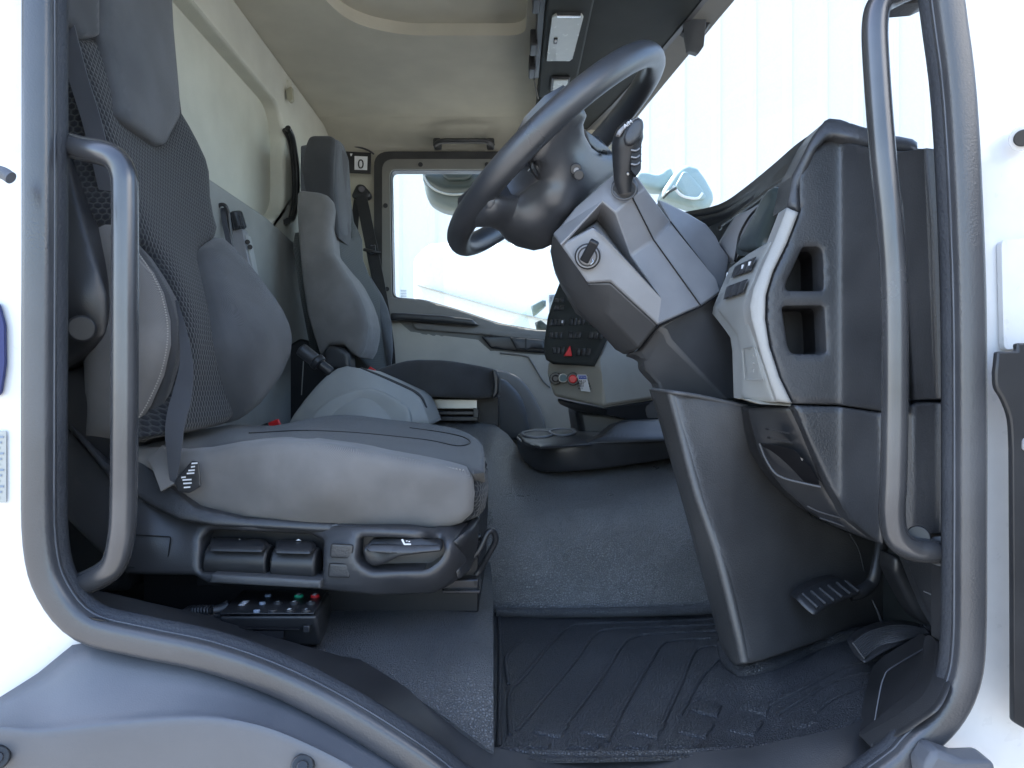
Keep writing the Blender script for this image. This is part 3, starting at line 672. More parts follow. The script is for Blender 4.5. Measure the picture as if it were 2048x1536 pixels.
pad('front_edge', [(930, 938), (946, 946), (968, 935), (970, 912), (972, 960), (970, 992), (965, 1016), (952, 1030), (930, 1042), (944, 1020), (948, 985), (944, 952)], [(930, 938, 1.0), (970, 912, 1.08), (972, 960, 1.07), (965, 1016, 1.06), (930, 1042, 1.01), (948, 985, .995)], 'hex_fabric', ST, puff=.008, edge=9, thick=.03, tdir=(-.3, 1, 0), step=9)
# suspension block under cushion
box('seat_base', R(-.30, 1.27, -.275), (.50, .42, .13), 'deep_black', ST)
# side trim
def hz_(z, y): return -z * F / (y - 768)
trim_o = [(100, 820), (126, 836), (165, 880), (219, 942), (275, 975), (320, 1006), (362, 1030), (420, 1038), (560, 1046), (700, 1053), (863, 1060), (925, 1046), (950, 1028), (952, 1080), (940, 1120), (925, 1145), (900, 1165), (863, 1183), (753, 1187), (647, 1178), (560, 1168), (420, 1166), (391, 1150), (262, 1148), (200, 1100), (100, 1000)]
bay = rnd([(404, 1142), (405, 1078), (420, 1062), (435, 1059), (623, 1068), (650, 1082), (646, 1157), (520, 1152)], 7)
rec = rnd([(720, 1074), (886, 1076), (890, 1105), (880, 1122), (856, 1140), (743, 1141), (722, 1128), (715, 1116)], 10)
TR = [(100, 820, 1.06), (219, 942, 1.0), (362, 1030, .985), (600, 1046, .99), (863, 1060, .99), (950, 1030, 1.06), (945, 1100, 1.05), (390, 1150, .955), (262, 1148, .96), (300, 1070, .96), (500, 1066, .957), (850, 1070, .955), (905, 1090, .965), (900, 1150, .985), (650, 1175, .955), (800, 1180, .965), (100, 1000, 1.02), (700, 1110, .95)]
pad('side_trim', trim_o, TR, 'seat_plastic', ST, puff=.008, edge=10, thick=.07, step=12, holes=[bay, rec])
pad('upper_trim', rnd([(126, 836), (150, 850), (219, 930), (262, 900), (330, 962), (362, 990), (394, 1016), (487, 1036), (658, 1046), (863, 1056), (880, 1066), (640, 1064), (430, 1052), (360, 1040), (300, 1010), (219, 955)], 5), [(126, 836, 1.02), (219, 930, .985), (362, 1000, .965), (658, 1050, .975), (880, 1060, .99), (300, 990, .97)], 'dark_plastic', ST, puff=.006, edge=6, thick=.04, step=11)
box('bay_back', P(528, 1110, 1.0), (.185, .01, .085), 'deep_black', ST)
box('recess_back', P(805, 1108, .985), (.13, .01, .06), 'seat_plastic', ST)
for (x0, x1, y0, y1, r) in ((418, 541, 1090, 1142, .022), (549, 637, 1094, 1150, .022)):
    a = P(x0, (y0 + y1) / 2 + 2, .968); b = P(x1, (y0 + y1) / 2 + 5, .968)
    lv = cyl('lever', a, b, .0215, 'black_plastic', ST, bev=.003)
    pad('lever_lip', rnd([(x0 + 3, y0 - 12), (x1 - 18, y0 - 9), (x1 - 8, y0 + 3), (x1 - 16, y0 + 14), (x0, y0 + 12)], 5), [(x0, y0 - 12, .975), (x1, y0 - 9, .975), (x0, y0 + 12, .938), (x1, y0 + 12, .938)], 'black_plastic', lv, puff=.004, edge=6, thick=.012, step=8)
for x in (479, 597): slab('arrow_mark', [(x - 5, 1081), (x, 1078), (x + 5, 1081)], .967, 'white_print', ST, t=.0003, bev=0)
pad('tray_lip', rnd([(424, 1147), (643, 1160), (642, 1177), (420, 1165)], 3), .937, 'column_dark', ST, puff=.003, edge=5, thick=.03, step=10)  # lip drawn in lighter plastic to carry its highlight
def outline(name, pts, d, parent, mat='deep_black', r=.0009):
    f = depth_fn(d); q = rnd(pts, 4, 3); bm = sweep_bm([P(x, y, f(x, y)) for x, y in q], circ(r, 6), True, (0, 1, 0)); return finish(name, bm, mat, parent)
for q in ([(663, 1088), (706, 1090), (704, 1116), (661, 1114)], [(659, 1127), (701, 1129), (699, 1155), (657, 1153)]):
    pad('blank_button', rnd(q, 4), .9425, 'dark_plastic', ST, puff=.001, edge=3, thick=.004, step=9); outline('button_gap', q, .9425, ST)
outline('access_panel', [(262, 1069), (342, 1074), (333, 1137), (255, 1134)], .951, ST)
lev = pad('tilt_lever', rnd([(726, 1098), (746, 1077), (842, 1076), (884, 1088), (884, 1102), (832, 1108), (800, 1112), (767, 1128), (748, 1132), (731, 1122)], 6), [(726, 1098, .945), (884, 1088, .945), (746, 1077, .96), (800, 1112, .935), (740, 1130, .95)], 'black_plastic', ST, puff=.004, edge=7, thick=.02, step=8)
pad('lever_face', rnd([(732, 1097), (741, 1090), (880, 1090), (882, 1101), (830, 1106), (790, 1106), (738, 1104)], 4), [(732, 1097, .937), (880, 1090, .937), (800, 1106, .930)], 'seat_plastic', lev, puff=.002, edge=4, thick=.008, step=8)
ic = bmesh.new()
for pts in ([(802, 1079), (806, 1078), (810, 1087), (822, 1087), (822, 1090), (808, 1090)], [(812, 1081), (815, 1081), (815, 1083), (812, 1083)], [(817, 1082), (820, 1082), (820, 1084), (817, 1084)]): slab_bm([P(x, y, .9285) for x, y in pts], (0, .0003, 0), ic)
finish('seat_icon', ic, 'white_print', lev)
pad('front_nose', rnd([(905, 1084), (930, 1064), (946, 1040), (952, 1028), (952, 1080), (948, 1110), (935, 1140), (915, 1160), (912, 1140), (922, 1118), (910, 1100)], 6), [(905, 1084, .955), (930, 1064, .97), (952, 1028, 1.05), (948, 1110, 1.05), (915, 1160, .98)], 'black_smooth', ST, puff=.008, edge=9, thick=.06, step=8)
# recliner cover and lower rear
pad('recliner_cover', rnd([(100, 250), (128, 262), (145, 318), (178, 450), (200, 530), (219, 593), (222, 640), (220, 670), (191, 697), (160, 722), (137, 735), (100, 740)], 10), [(100, 250, 1.03), (145, 318, 1.01), (219, 593, .975), (220, 670, .975), (137, 735, .99), (100, 740, 1.0), (160, 600, .955)], 'black_plastic', ST, puff=.012, edge=14, thick=.10, step=12)
cyl('recliner_knob', P(163, 657, .955), P(163, 657, .925), .0175, 'black_smooth', ST, bev=.003)
pad('lower_back_shell', rnd([(100, 730), (140, 742), (200, 722), (240, 700), (290, 860), (262, 905), (219, 940), (126, 840), (100, 830)], 12), [(100, 730, 1.03), (240, 700, 1.03), (262, 905, 1.0), (126, 840, 1.03), (190, 800, 1.0)], 'black_plastic', ST, puff=.01, edge=14, thick=.12, step=12)
pad('back_shell', rnd([(100, 100), (128, 120), (165, 260), (200, 370), (240, 470), (262, 560), (262, 720), (225, 700), (222, 600), (150, 320), (100, 250)], 8), 1.08, 'rear_lower', ST, puff=.006, edge=10, thick=.15, tdir=(-.5, 1, 0), step=14)
# floor gear: suspension boot, rail, adjuster loop
pad('wheel_arch_cover', rnd([(100, 880), (150, 920), (190, 1000), (230, 1060), (262, 1090), (262, 1180), (100, 1180)], 10), [(100, 880, 1.15), (150, 920, 1.12), (230, 1060, 1.05), (262, 1180, 1.08), (100, 1180, 1.12)], 'dark_plastic', ST, puff=.012, edge=20, thick=.15, step=14)
rl = thing('seat_rail', 'black steel seat slide rail with square hole below seat nose', 'seat rail', P(920, 1215, 1.1))
slab('rail', [(886, 1158), (958, 1158), (958, 1181), (884, 1181)], 1.04, 'dark_steel', rl, t=.05, bev=.003)
slab('rail_lip', [(884, 1181), (960, 1181), (960, 1187), (884, 1187)], 1.03, 'dark_steel', rl, t=.06, bev=.001)
slab('rail_slot', [(948, 1162), (954, 1162), (954, 1171), (948, 1171)], 1.0385, 'deep_black', rl, t=.001, bev=0)
cyl('foot_post', P(905, 1182, 1.10), P(905, 1218, 1.10), .012, 'black_smooth', rl)
cyl('foot_ring', P(905, 1214, 1.10), P(905, 1218, 1.10), .021, 'dark_plastic', rl)
tube('adjuster_loop', px([(940, 1120, 1.03), (958, 1100, 1.03), (975, 1066, 1.035), (987, 1064, 1.04), (991, 1082, 1.045), (978, 1108, 1.05), (962, 1136, 1.06), (952, 1150, 1.06)]), .0045, 'black_smooth', rl)
tube('adjuster_rod', px([(900, 1060, 1.06), (946, 1074, 1.05), (962, 1072, 1.05)]), .006, 'dark_steel', rl)
# ---- driver belt
SB = thing('seat_belt', 'blue grey lap belt strap twisting down beside the near driver cushion', 'seat belt', P(345, 960, .96))
ribbon('webbing', px([(352, 600, 1.02), (366, 665, .99), (372, 730, .965), (364, 790, .955), (350, 850, .95), (348, 905, .95), (346, 968, .955)]), .031, .0018, 'belt_webbing', SB, up=(.25, .85, 0), n=10, scale=[(0, .12), (.2, .5), (.4, .85), (.55, 1.05), (.75, .9), (.9, .6), (1, .28)])
ribbon('shoulder_webbing', px([(122, 20, .99), (140, 90, .985), (158, 160, .985), (180, 230, .985), (198, 300, .99), (214, 370, 1.0), (230, 440, 1.02)]), .027, .0018, 'belt_webbing', SB, up=(.1, 1, 0), n=8)
ribbon('anchor_webbing', px([(312, 905, .975), (325, 930, .965), (341, 972, .955)]), .028, .003, 'side_fabric', SB, up=(0, 1, 0), n=6)
tg = pad('care_label', rnd([(349, 962), (384, 921), (398, 924), (402, 972), (380, 986), (356, 984)], 3), [(349, 962, .951), (398, 924, .948), (380, 986, .949)], 'black_plastic', SB, puff=.0008, edge=4, thick=.001, step=8)
for k, (x, y, wd) in enumerate(((389, 927, 12), (383, 941, 13), (381, 947, 15), (367, 955, 9), (374, 960, 18), (375, 967, 17), (374, 975, 13), (386, 934, 8))):
    slab('label_print', [(x - wd / 2, y - 1.4), (x + wd / 2, y - 2.4), (x + wd / 2, y + .4), (x - wd / 2, y + 1.6)], .9455, 'white_print', tg, t=.0002, bev=0)
def buckle(pts, d, label):
    b = thing('belt_buckle', label, 'belt buckle', P(*pts[0], d), 'red seat belt buckles')
    a0, a1 = Vector(P(*pts[0], d)), Vector(P(*pts[1], d)); ax = a1 - a0
    finish('body', sweep_bm([a0 - ax * .8, a0 + ax * .2], [(-.010, -.006), (.010, -.006), (.010, .006), (-.010, .006)], False, (0, 1, 0)), 'black_smooth', b, bev=.002)
    finish('release_button', sweep_bm([a0 + ax * .2, a1], [(-.009, -.005), (.009, -.005), (.009, .005), (-.009, .005)], False, (0, 1, 0)), 'red_plastic', b, bev=.002)
buckle([(535, 855), (560, 845)], 1.56, 'red buckle end just behind the near driver cushion')
buckle([(760, 752), (737, 738)], 2.12, 'red buckle end at the rear of the far passenger cushion')
# ================================================================== passenger seat
PS = thing('passenger_seat', 'far passenger seat with tall narrow grey backrest seen from the side', 'seat', P(800, 850, 2.2))
def dm(d): return d
pad('headrest', rnd([(620, 276), (628, 273), (662, 273), (672, 279), (668, 330), (667, 389), (676, 430), (680, 480), (640, 430), (609, 400), (606, 381), (606, 331), (611, 300), (614, 290)], 5), [(620, 276, 2.13), (670, 280, 2.12), (667, 389, 2.11), (606, 381, 2.13), (640, 330, 2.11)], 'bolster_fabric', PS, puff=.012, edge=8, thick=.16, step=7)
pad('headrest_pad', rnd([(668, 279), (674, 280), (684, 290), (694, 320), (698, 380), (700, 430), (699, 466), (690, 478), (680, 474), (674, 462), (669, 400), (667, 340)], 5), [(668, 279, 2.115), (694, 320, 2.38), (700, 430, 2.38), (669, 400, 2.11), (680, 470, 2.15)], 'blue_fabric', PS, puff=.012, edge=6, thick=.1, tdir=BT, step=6)
pad('backrest', rnd([(690, 330), (705, 444), (714, 462), (722, 480), (724, 522), (736, 553), (745, 570), (760, 594), (770, 610), (779, 645), (783, 700), (776, 738), (740, 742), (700, 700), (665, 480), (668, 450), (700, 480)], 4), [(690, 330, 2.42), (722, 480, 2.42), (760, 594, 2.42), (779, 645, 2.45), (776, 738, 2.45), (700, 700, 2.2), (665, 460, 2.14), (705, 560, 2.2)], 'hex_fine', PS, puff=.012, edge=8, thick=.12, tdir=BT, step=7)
pad('side_bolster', rnd([(728, 556), (737, 553), (748, 572), (762, 594), (773, 620), (780, 650), (783, 700), (779, 736), (772, 738), (768, 700), (752, 640), (735, 590)], 4), [(728, 556, 2.4), (762, 594, 2.42), (783, 700, 2.42), (772, 738, 2.42), (752, 640, 2.36)], 'blue_fabric', PS, puff=.02, edge=8, thick=.1, tdir=BT, step=6)
nbp = [(597, 389), (604, 382), (640, 386), (656, 392), (665, 402), (668, 420), (664, 455), (670, 508), (686, 535), (705, 562), (722, 595), (732, 622), (738, 650), (736, 675), (730, 700), (720, 716), (705, 708), (690, 690), (662, 690), (644, 712), (630, 670), (618, 626), (608, 560), (601, 490), (596, 420)]
pad('side_bolster', rnd(nbp, 4), [(597, 389, 2.12), (656, 392, 2.09), (670, 508, 2.06), (732, 622, 2.05), (720, 716, 2.06), (618, 626, 2.08), (601, 490, 2.1), (660, 600, 2.04)], 'side_fabric', PS, puff=.018, edge=14, thick=.18, step=8)
pad('recliner_cover', rnd([(650, 700), (660, 691), (683, 695), (700, 707), (702, 738), (650, 738)], 6), 2.03, 'black_smooth', PS, puff=.008, edge=7, thick=.06, step=7)
pad('seat_cushion', rnd([(744, 744), (765, 736), (789, 728), (815, 722), (840, 720), (880, 721), (909, 724), (960, 732), (991, 739), (997, 752), (996, 784), (988, 795), (960, 798), (837, 793), (800, 775), (760, 760)], 5), [(744, 744, 2.05), (840, 720, 2.06), (960, 732, 2.05), (997, 760, 2.08), (960, 798, 2.04), (837, 793, 2.03), (880, 760, 2.01)], 'bolster_fabric', PS, puff=.016, edge=10, thick=.38, step=8)
pad('front_edge', rnd([(984, 739), (993, 741), (998, 754), (997, 785), (988, 796), (984, 796), (988, 770)], 3), 2.035, 'black_plastic', PS, puff=.004, edge=4, thick=.3, step=6)
slab('base_panel', [(820, 797), (955, 799), (955, 818), (820, 818)], 2.08, 'steel', PS, t=.03, bev=.002)
slab('base_rail', [(820, 822), (954, 822), (954, 830), (820, 830)], 2.07, 'dark_steel', PS, t=.3, bev=.002)
slab('base_rail', [(820, 833), (956, 833), (956, 842), (820, 842)], 2.06, 'black_smooth', PS, t=.3, bev=.002)
slab('rail_clip', [(946, 816), (958, 818), (957, 836), (946, 834)], 2.055, 'black_smooth', PS, t=.02)
box('seat_base', R(-.17, 2.30, -.09), (.26, .35, .10), 'deep_black', PS)
# passenger belt
PB = thing('shoulder_belt', 'black shoulder belt hanging from far pillar beside the passenger window', 'seat belt', P(755, 640, 2.7))
pad('anchor', rnd([(703, 392), (712, 372), (718, 368), (728, 370), (740, 384), (742, 392), (734, 398), (708, 398)], 4), 2.78, 'black_smooth', PB, puff=.008, edge=6, thick=.03, step=6)
cyl('anchor_bolt', P(723, 378, 2.75), P(723, 378, 2.735), .012, 'dark_steel', PB)
ribbon('webbing', px([(722, 394, 2.75), (730, 430, 2.74), (738, 470, 2.72), (746, 510, 2.70), (758, 570, 2.66), (768, 630, 2.62), (776, 690, 2.58), (780, 745, 2.56)]), .046, .0025, 'black_webbing', PB, up=(.1, 1, 0), n=6)
ribbon('rear_webbing', px([(716, 394, 2.80), (711, 430, 2.82), (708, 470, 2.84)]), .030, .002, 'black_webbing', PB, up=(.1, 1, 0), n=5)
tube('tongue', px([(728, 499, 2.68), (745, 503, 2.67), (761, 506, 2.68)]), .006, 'black_smooth', PB)
slab('tongue_plate', rnd([(738, 488), (750, 488), (752, 508), (740, 508)], 3), 2.675, 'dark_steel', PB, t=.006)
slab('tongue_slot', [(741, 490), (750, 490), (750, 492), (741, 492)], 2.672, 'chrome', PB, t=.002, bev=0)
slab('tongue_slot', [(741, 505), (749, 505), (749, 508), (741, 508)], 2.672, 'chrome', PB, t=.002, bev=0)
# ================================================================== console between the seats, air lever
CN = thing('storage_console', 'light grey moulded console standing between the two seats', 'console', P(720, 855, 1.75))
co = [(574, 858), (590, 830), (612, 800), (635, 773), (656, 752), (676, 739), (695, 734), (721, 739), (770, 760), (823, 784), (838, 796), (848, 815), (861, 850)]
coi = cr([(612, 858), (628, 828), (655, 803), (680, 790), (714, 778), (741, 777), (775, 788), (806, 808), (818, 822), (824, 858)], 4)
pad('shell', co, [(574, 858, 1.70), (676, 739, 1.74), (823, 784, 1.74), (861, 850, 1.70), (740, 800, 1.68), (700, 858, 1.65)], 'light_console', CN, puff=.014, edge=12, thick=.26, step=8)
pad('side_pocket', coi, [(612, 858, 1.655), (680, 790, 1.665), (741, 777, 1.670), (824, 858, 1.655), (720, 830, 1.668)], 'light_console', CN, puff=.004, edge=10, thick=.02, step=8)
tube('top_gap', px([(721, 737, 1.75), (770, 756, 1.76), (823, 780, 1.77), (842, 794, 1.77), (852, 815, 1.76)]), .004, 'black_smooth', CN)
AL = thing('air_lever', 'short black lever with rounded grip rising behind the grey console', 'lever', P(662, 745, 1.75))
a, b = P(600, 697, 1.72), P(632, 722, 1.72); cyl('grip', a, b, .0165, 'dark_plastic', AL, bev=.006)
cyl('collar', P(630, 719, 1.72), P(640, 729, 1.72), .020, 'black_smooth', AL, bev=.004)
cyl('stem', P(638, 727, 1.72), P(662, 745, 1.73), .013, 'black_smooth', AL, bev=.003)
# fittings behind the driver seat
RS = thing('reading_lamp', 'grey tubular lamp with ribbed dark cap and slim body behind driver backrest', 'lamp', P(500, 560, 1.9))
cyl('cap', P(470, 425, 1.75), P(480, 458, 1.75), .0170, 'black_smooth', RS, bev=.004)
bm = bmesh.new()
for k in range(7): a = P(459 + k * 4.0, 430, 1.735); b = P(465 + k * 4.0, 458, 1.735); cyl_bm(a, b, .0012, seg=6, bm=bm)
finish('cap_ribs', bm, 'dark_plastic', RS)
slab('body', [(457, 458), (484, 456), (520, 640), (500, 700), (470, 640)], 1.75, 'column_grey', RS, t=.04, bev=.004)
slab('back_cover', [(484, 470), (494, 468), (540, 700), (520, 700)], 1.76, 'light_console', RS, t=.03, bev=.004)
for (x, y) in ((495, 484), (500, 494)): cyl('rivet', P(x, y, 1.755), P(x, y, 1.75), .006, 'deep_black', RS)
tube('strap_guide', px([(433, 500, 1.7), (431, 450, 1.7), (434, 418, 1.7), (443, 409, 1.7), (453, 415, 1.7), (458, 440, 1.71), (466, 520, 1.72)]), .0045, 'black_plastic', RS)
ribbon('strap', px([(446, 416, 1.71), (450, 450, 1.70), (462, 500, 1.69), (475, 540, 1.69)]), .012, .002, 'belt_webbing', RS, up=(0, 1, 0))
RH = thing('rear_wall_handle', 'long curved black grab handle on the cream rear wall by the far corner', 'grab handle', P(572, 450, 2.3))
tube('grip', [R(-.70, y, z) for y, z in ((2.22, .80), (2.27, .78), (2.31, .70), (2.31, .60), (2.27, .53), (2.22, .51))], .009, 'black_smooth', RH)
tube('mount', [R(-.715, y, z) for y, z in ((2.24, .80), (2.29, .78), (2.33, .70), (2.33, .60), (2.29, .53), (2.24, .51))], .009, 'black_plastic', RH)
BN = thing('rear_dark_block', 'added black block for the darkness behind the seats below the cream rear wall', 'dark block', P(580, 860, 2.3))
slab('body', [(560, 700), (600, 676), (640, 690), (668, 730), (668, 870), (440, 870), (440, 760)], 2.25, 'deep_black', BN, t=.3, bev=.01)  # added black block standing in for the darkness behind the seats
slab('bracket', [(548, 742), (556, 740), (566, 850), (556, 850)], 2.2, 'dark_steel', BN, t=.01)
tube('thin_rod', px([(607, 722, 2.1), (603, 790, 2.1)]), .0015, 'steel', BN, n=1)
CH = thing('coat_hook', 'small yellowish coat hook at the rear edge of the ceiling', 'hook', R(-.71, 2.36, .93))
slab('hook', rnd([(572, 178), (583, 172), (585, 198), (580, 203), (573, 198)], 3), 2.25, 'yellow_hook', CH, t=.02)
slab('plate', rnd([(570, 160), (580, 158), (586, 172), (574, 178)], 3), 2.27, 'rear_panel', CH, t=.02)
# ================================================================== passenger door (far)
DD = 2.86
PD = thing('cab_door', 'far passenger door with dark window frame, sloping sill and grey lower panel', 'door', P(1000, 900, DD))
def plane_px(pts, d): return [P(x, y, d) for x, y in pts]
# window opening in the door frame
win = rnd([(782, 341), (1170, 341), (1170, 680), (1100, 664), (1073, 659), (998, 646), (914, 618), (848, 599), (787, 594)], 12, 4)
frame_out = rnd([(748, 303), (1208, 303), (1208, 760), (748, 760)], 30, 6)
plate('window_frame', plane_px(frame_out, DD - .03), [plane_px(win, DD - .03)], (0, .05, 0), 'black_plastic', PD, bev=.006, seg=3)
inner = rnd([(764, 318), (1190, 318), (1190, 740), (764, 740)], 24, 6)
win2 = rnd([(779, 338), (1173, 338), (1173, 684), (1100, 668), (998, 650), (914, 622), (848, 602), (783, 597)], 14, 4)
plate('inner_frame', plane_px(inner, DD - .045), [plane_px(win2, DD - .045)], (0, .03, 0), 'header_trim', PD, bev=.006, seg=3)
for x, y in ((841, 329), (974, 329), (1100, 329), (771, 411), (774, 578)):
    cyl('screw_cap', P(x, y, DD - .048), P(x, y, DD - .052), .009, 'deep_black', PD)
slab('window_glass', [(775, 335), (1180, 335), (1180, 715), (775, 605)], DD + .005, 'tinted_glass', PD, t=.004, bev=0)
for k in range(5): slab('glass_mark', [(801, 580 + k * 3.2), (813, 580 + k * 3.2), (813, 581.2 + k * 3.2), (801, 581.2 + k * 3.2)], DD, 'grey_print', PD, t=.0005, bev=0)
# sill (taupe) and panels
sill = [(764, 597), (785, 595), (848, 600), (914, 619), (998, 647), (1073, 660), (1101, 661), (1205, 672), (1205, 712), (1073, 700), (1000, 676), (900, 652), (800, 640), (764, 636)]
pad('sill_panel', sill, DD - .05, 'door_taupe', PD, puff=.008, edge=6, thick=.05, step=12)
pad('lower_panel', [(764, 634), (800, 640), (823, 660), (958, 676), (981, 697), (1073, 706), (1205, 714), (1205, 960), (764, 960)], DD - .04, 'door_light', PD, puff=.006, edge=8, thick=.06, step=16)
pad('grab_recess', [(823, 646), (830, 645), (1063, 665), (1067, 673), (1000, 672), (858, 661), (832, 658)], DD - .055, 'door_taupe', PD, puff=.004, edge=4, thick=.02, step=8)
pad('door_pull', rnd([(781, 626), (806, 626), (880, 630), (943, 638), (958, 650), (950, 652), (880, 645), (806, 640), (781, 641)], 4), DD - .09, 'black_plastic', PD, puff=.01, edge=5, thick=.03, step=8)
pad('handle_bezel', rnd([(962, 672), (1020, 672), (1092, 678), (1092, 706), (1040, 703), (981, 696)], 4), DD - .055, 'black_smooth', PD, puff=.004, edge=4, thick=.02, step=8)
pad('door_lever', rnd([(1020, 674), (1088, 680), (1088, 698), (1062, 696), (1058, 700), (1032, 698)], 3), DD - .07, 'dark_plastic', PD, puff=.006, edge=4, thick=.02, step=8)
slab('lever_gap', [(1050, 677), (1053, 677), (1053, 700), (1050, 700)], DD - .078, 'deep_black', PD, t=.002, bev=0)
pad('door_edge', [(764, 640), (783, 640), (786, 700), (784, 740), (764, 740)], DD - .06, 'door_taupe', PD, puff=.004, edge=4, thick=.02, step=8)
tube('panel_line', px([(1000, 706, DD - .05), (1050, 712, DD - .05), (1062, 722, DD - .05), (1085, 760, DD - .05), (1100, 775, DD - .05)]), .003, 'door_taupe', PD)
# wheel-arch trim under far door
AT = thing('arch_trim', 'dark curved wheel arch trim on the floor below the passenger door', 'trim', P(1050, 880, 2.6))
pad('outer_arch', cr([(985, 738), (1010, 742), (1040, 757), (1066, 790), (1085, 830), (1096, 870)], 4) + [(1060, 880), (985, 880)], 2.70, 'door_taupe', AT, puff=.01, edge=8, thick=.08, step=10)
pad('inner_arch', cr([(940, 756), (1000, 757), (1022, 770), (1045, 800), (1058, 850), (1062, 880)], 4) + [(940, 880)], 2.60, 'column_dark', AT, puff=.014, edge=10, thick=.08, step=10)
# grab handle above far door
RG = thing('roof_grab_handle', 'small dark grab handle above the far passenger window', 'grab handle', P(928, 290, 2.78))
tube('grip', px([(872, 290, 2.76), (880, 284, 2.735), (892, 282, 2.73), (928, 282, 2.725), (964, 282, 2.73), (976, 284, 2.735), (984, 290, 2.76)]), .0125, 'black_plastic', RG, ry=.010)
for x in (875, 981): box('mount', P(x, 288, 2.785), (.030, .05, .034), 'black_plastic', RG, bev=.006)
# number sign
SG = thing('number_sign', 'small black sign with white zero tile on cream pillar beside far window', 'sign', P(716, 325, 2.8))
slab('plate', [(685, 302), (742, 305), (741, 347), (685, 345)], 2.80, 'black_smooth', SG, t=.01, bev=.002)
slab('tile', [(709, 312), (735, 313), (734, 340), (709, 339)], 2.795, 'white_print', SG, t=.003, bev=0)
slab('tile', [(684, 312), (693, 312), (693, 339), (684, 338)], 2.795, 'white_print', SG, t=.003, bev=0)
txt('lettering', '0', P(721.5, 329, 2.793), .052, 'deep_black', SG)
txt('lettering', '1', P(690, 326, 2.793), .045, 'deep_black', SG)
slab('mark', [(700, 307), (705, 307), (703, 312), (701, 312)], 2.798, 'white_print', SG, t=.001, bev=0)
tube('seam_cord', [P(680, 288, 2.84), P(715, 294, 2.84), P(735, 300, 2.84), P(748, 308, 2.84)], .0035, 'column_dark', SG)
# ================================================================== roof console and header
RC = thing('roof_console', 'dark overhead console with two interior lamps above the steering wheel', 'console', R(.2, 1.8, .93))
def rbox(name, x0, x1, y0, y1, z0, z1, mat, parent, bev=.006): return box(name, R((x0 + x1) / 2, (y0 + y1) / 2, (z0 + z1) / 2), (x1 - x0, y1 - y0, z1 - z0), mat, parent, bev=bev)
finish('lamp_box', slab_bm([R(.085, y, z) for y, z in ((.90, .93), (2.31, .93), (2.34, .985), (2.34, 1.01), (.90, 1.01))], (.115, 0, 0)), 'roof_dark', RC, bev=.006)
finish('recess_floor', slab_bm([R(.20, .8, .985), R(.62, .8, .985), R(.60, 1.2, .985), R(.56, 1.6, .985), R(.51, 1.9, .985), R(.45, 2.2, .985), R(.38, 2.5, .985), R(.30, 2.86, .985), R(.20, 2.86, .985)], (0, 0, .012)), 'roof_dark', RC)
rbox('rear_face', .085, .10, 2.33, 2.86, .93, 1.01, 'roof_dark', RC)
rbox('shelf', .10, .24, 2.34, 2.86, .945, .99, 'roof_dark', RC)
rbox('side_rail', .065, .085, .9, 2.2, .945, .995, 'black_plastic', RC, .003)
for k, yy in enumerate((1.72, 1.95, 2.1)): rbox('bracket', .05, .07, yy, yy + .07, .93, .975, 'black_smooth', RC, .004)
tube('edge_strip', [R(.068, 2.2, .945), R(.085, 2.32, .932)], .003, 'header_trim', RC)
L1 = finish('lamp', slab_bm([R(x, y, .929) for x, y in ((.098, 2.035), (.165, 2.035), (.172, 2.02), (.180, 1.79), (.175, 1.78), (.108, 1.78), (.100, 1.79))], (0, 0, -.006)), 'lamp_lens', RC, bev=.002)
rbox('lamp_edge', .112, .172, 1.775, 1.783, .918, .93, 'chrome', L1, .001)
rbox('lamp_switch', .112, .122, 1.895, 1.925, .9195, .923, 'black_smooth', L1, .001)
rbox('lamp_switch_knob', .114, .119, 1.90, 1.91, .917, .921, 'silver_trim', L1, .001)
rbox('small_lamp_bezel', .118, .176, 2.14, 2.24, .921, .93, 'black_smooth', RC, .006); rbox('small_lamp', .126, .170, 2.15, 2.225, .918, .922, 'lamp_lens', RC, .003)
# header trim above windscreen: follows a curved line
HT = thing('windscreen_header', 'warm grey trim strip along the top edge of the windscreen', 'trim', P(1340, 100, 2.2))
hy = [(.80, .60, .66), (1.2, .575, .64), (1.6, .535, .60), (1.90, .485, .556), (2.2, .43, .515), (2.5, .365, .474), (2.86, .27, .43)]
bm = bmesh.new(); prev = None
for y, xa, xb in hy:
    pr = [R(xa, y, .985), R(xb, y, .985 - .005), R(xb + .012, y, .995), R(xb + .012, y, 1.03), R(xa, y, 1.03)]
    v = [bm.verts.new(p) for p in pr]
    if prev:
        for j in range(5): bm.faces.new((prev[j], v[j], v[(j + 1) % 5], prev[(j + 1) % 5]))
    else: bm.faces.new(v)
    prev = v
bm.faces.new(list(reversed(prev))); finish('trim_strip', bm, 'header_trim', HT, bev=.002, ang=30)
# keep the dark recess ending at the trim
bm = bmesh.new(); prev = None
for y, xa, xb in hy:
    v = [bm.verts.new(R(xa - .012, y, .982)), bm.verts.new(R(xa + .004, y, .984))]
    if prev: bm.faces.new((prev[0], prev[1], v[1], v[0]))
    prev = v
finish('gasket', bm, 'column_dark', HT)
BR = thing('visor_bracket', 'grey plastic sun visor bracket hanging from the windscreen header', 'bracket', P(1390, 60, 1.9))
fv = {'a': (1385, 38, 1.86), 'b': (1413, 37, 1.80), 'c': (1408, 92, 1.80), 'd': (1391, 87, 1.84), 'e': (1373, 75, 1.90), 'f': (1378, 102, 1.88), 'g': (1397, 108, 1.84), 'h': (1370, 45, 1.92)}
facet('arm', fv, ['a b c d', 'a d f e h', 'd c g f'], 'column_grey', BR, thick=.03, tdir=(0, 1, .2), bev=.002)
slab('foot', [(1364, 62), (1380, 33), (1425, 26), (1432, 30), (1412, 62), (1400, 80)], 1.93, 'black_plastic', BR, t=.03, bev=.003)
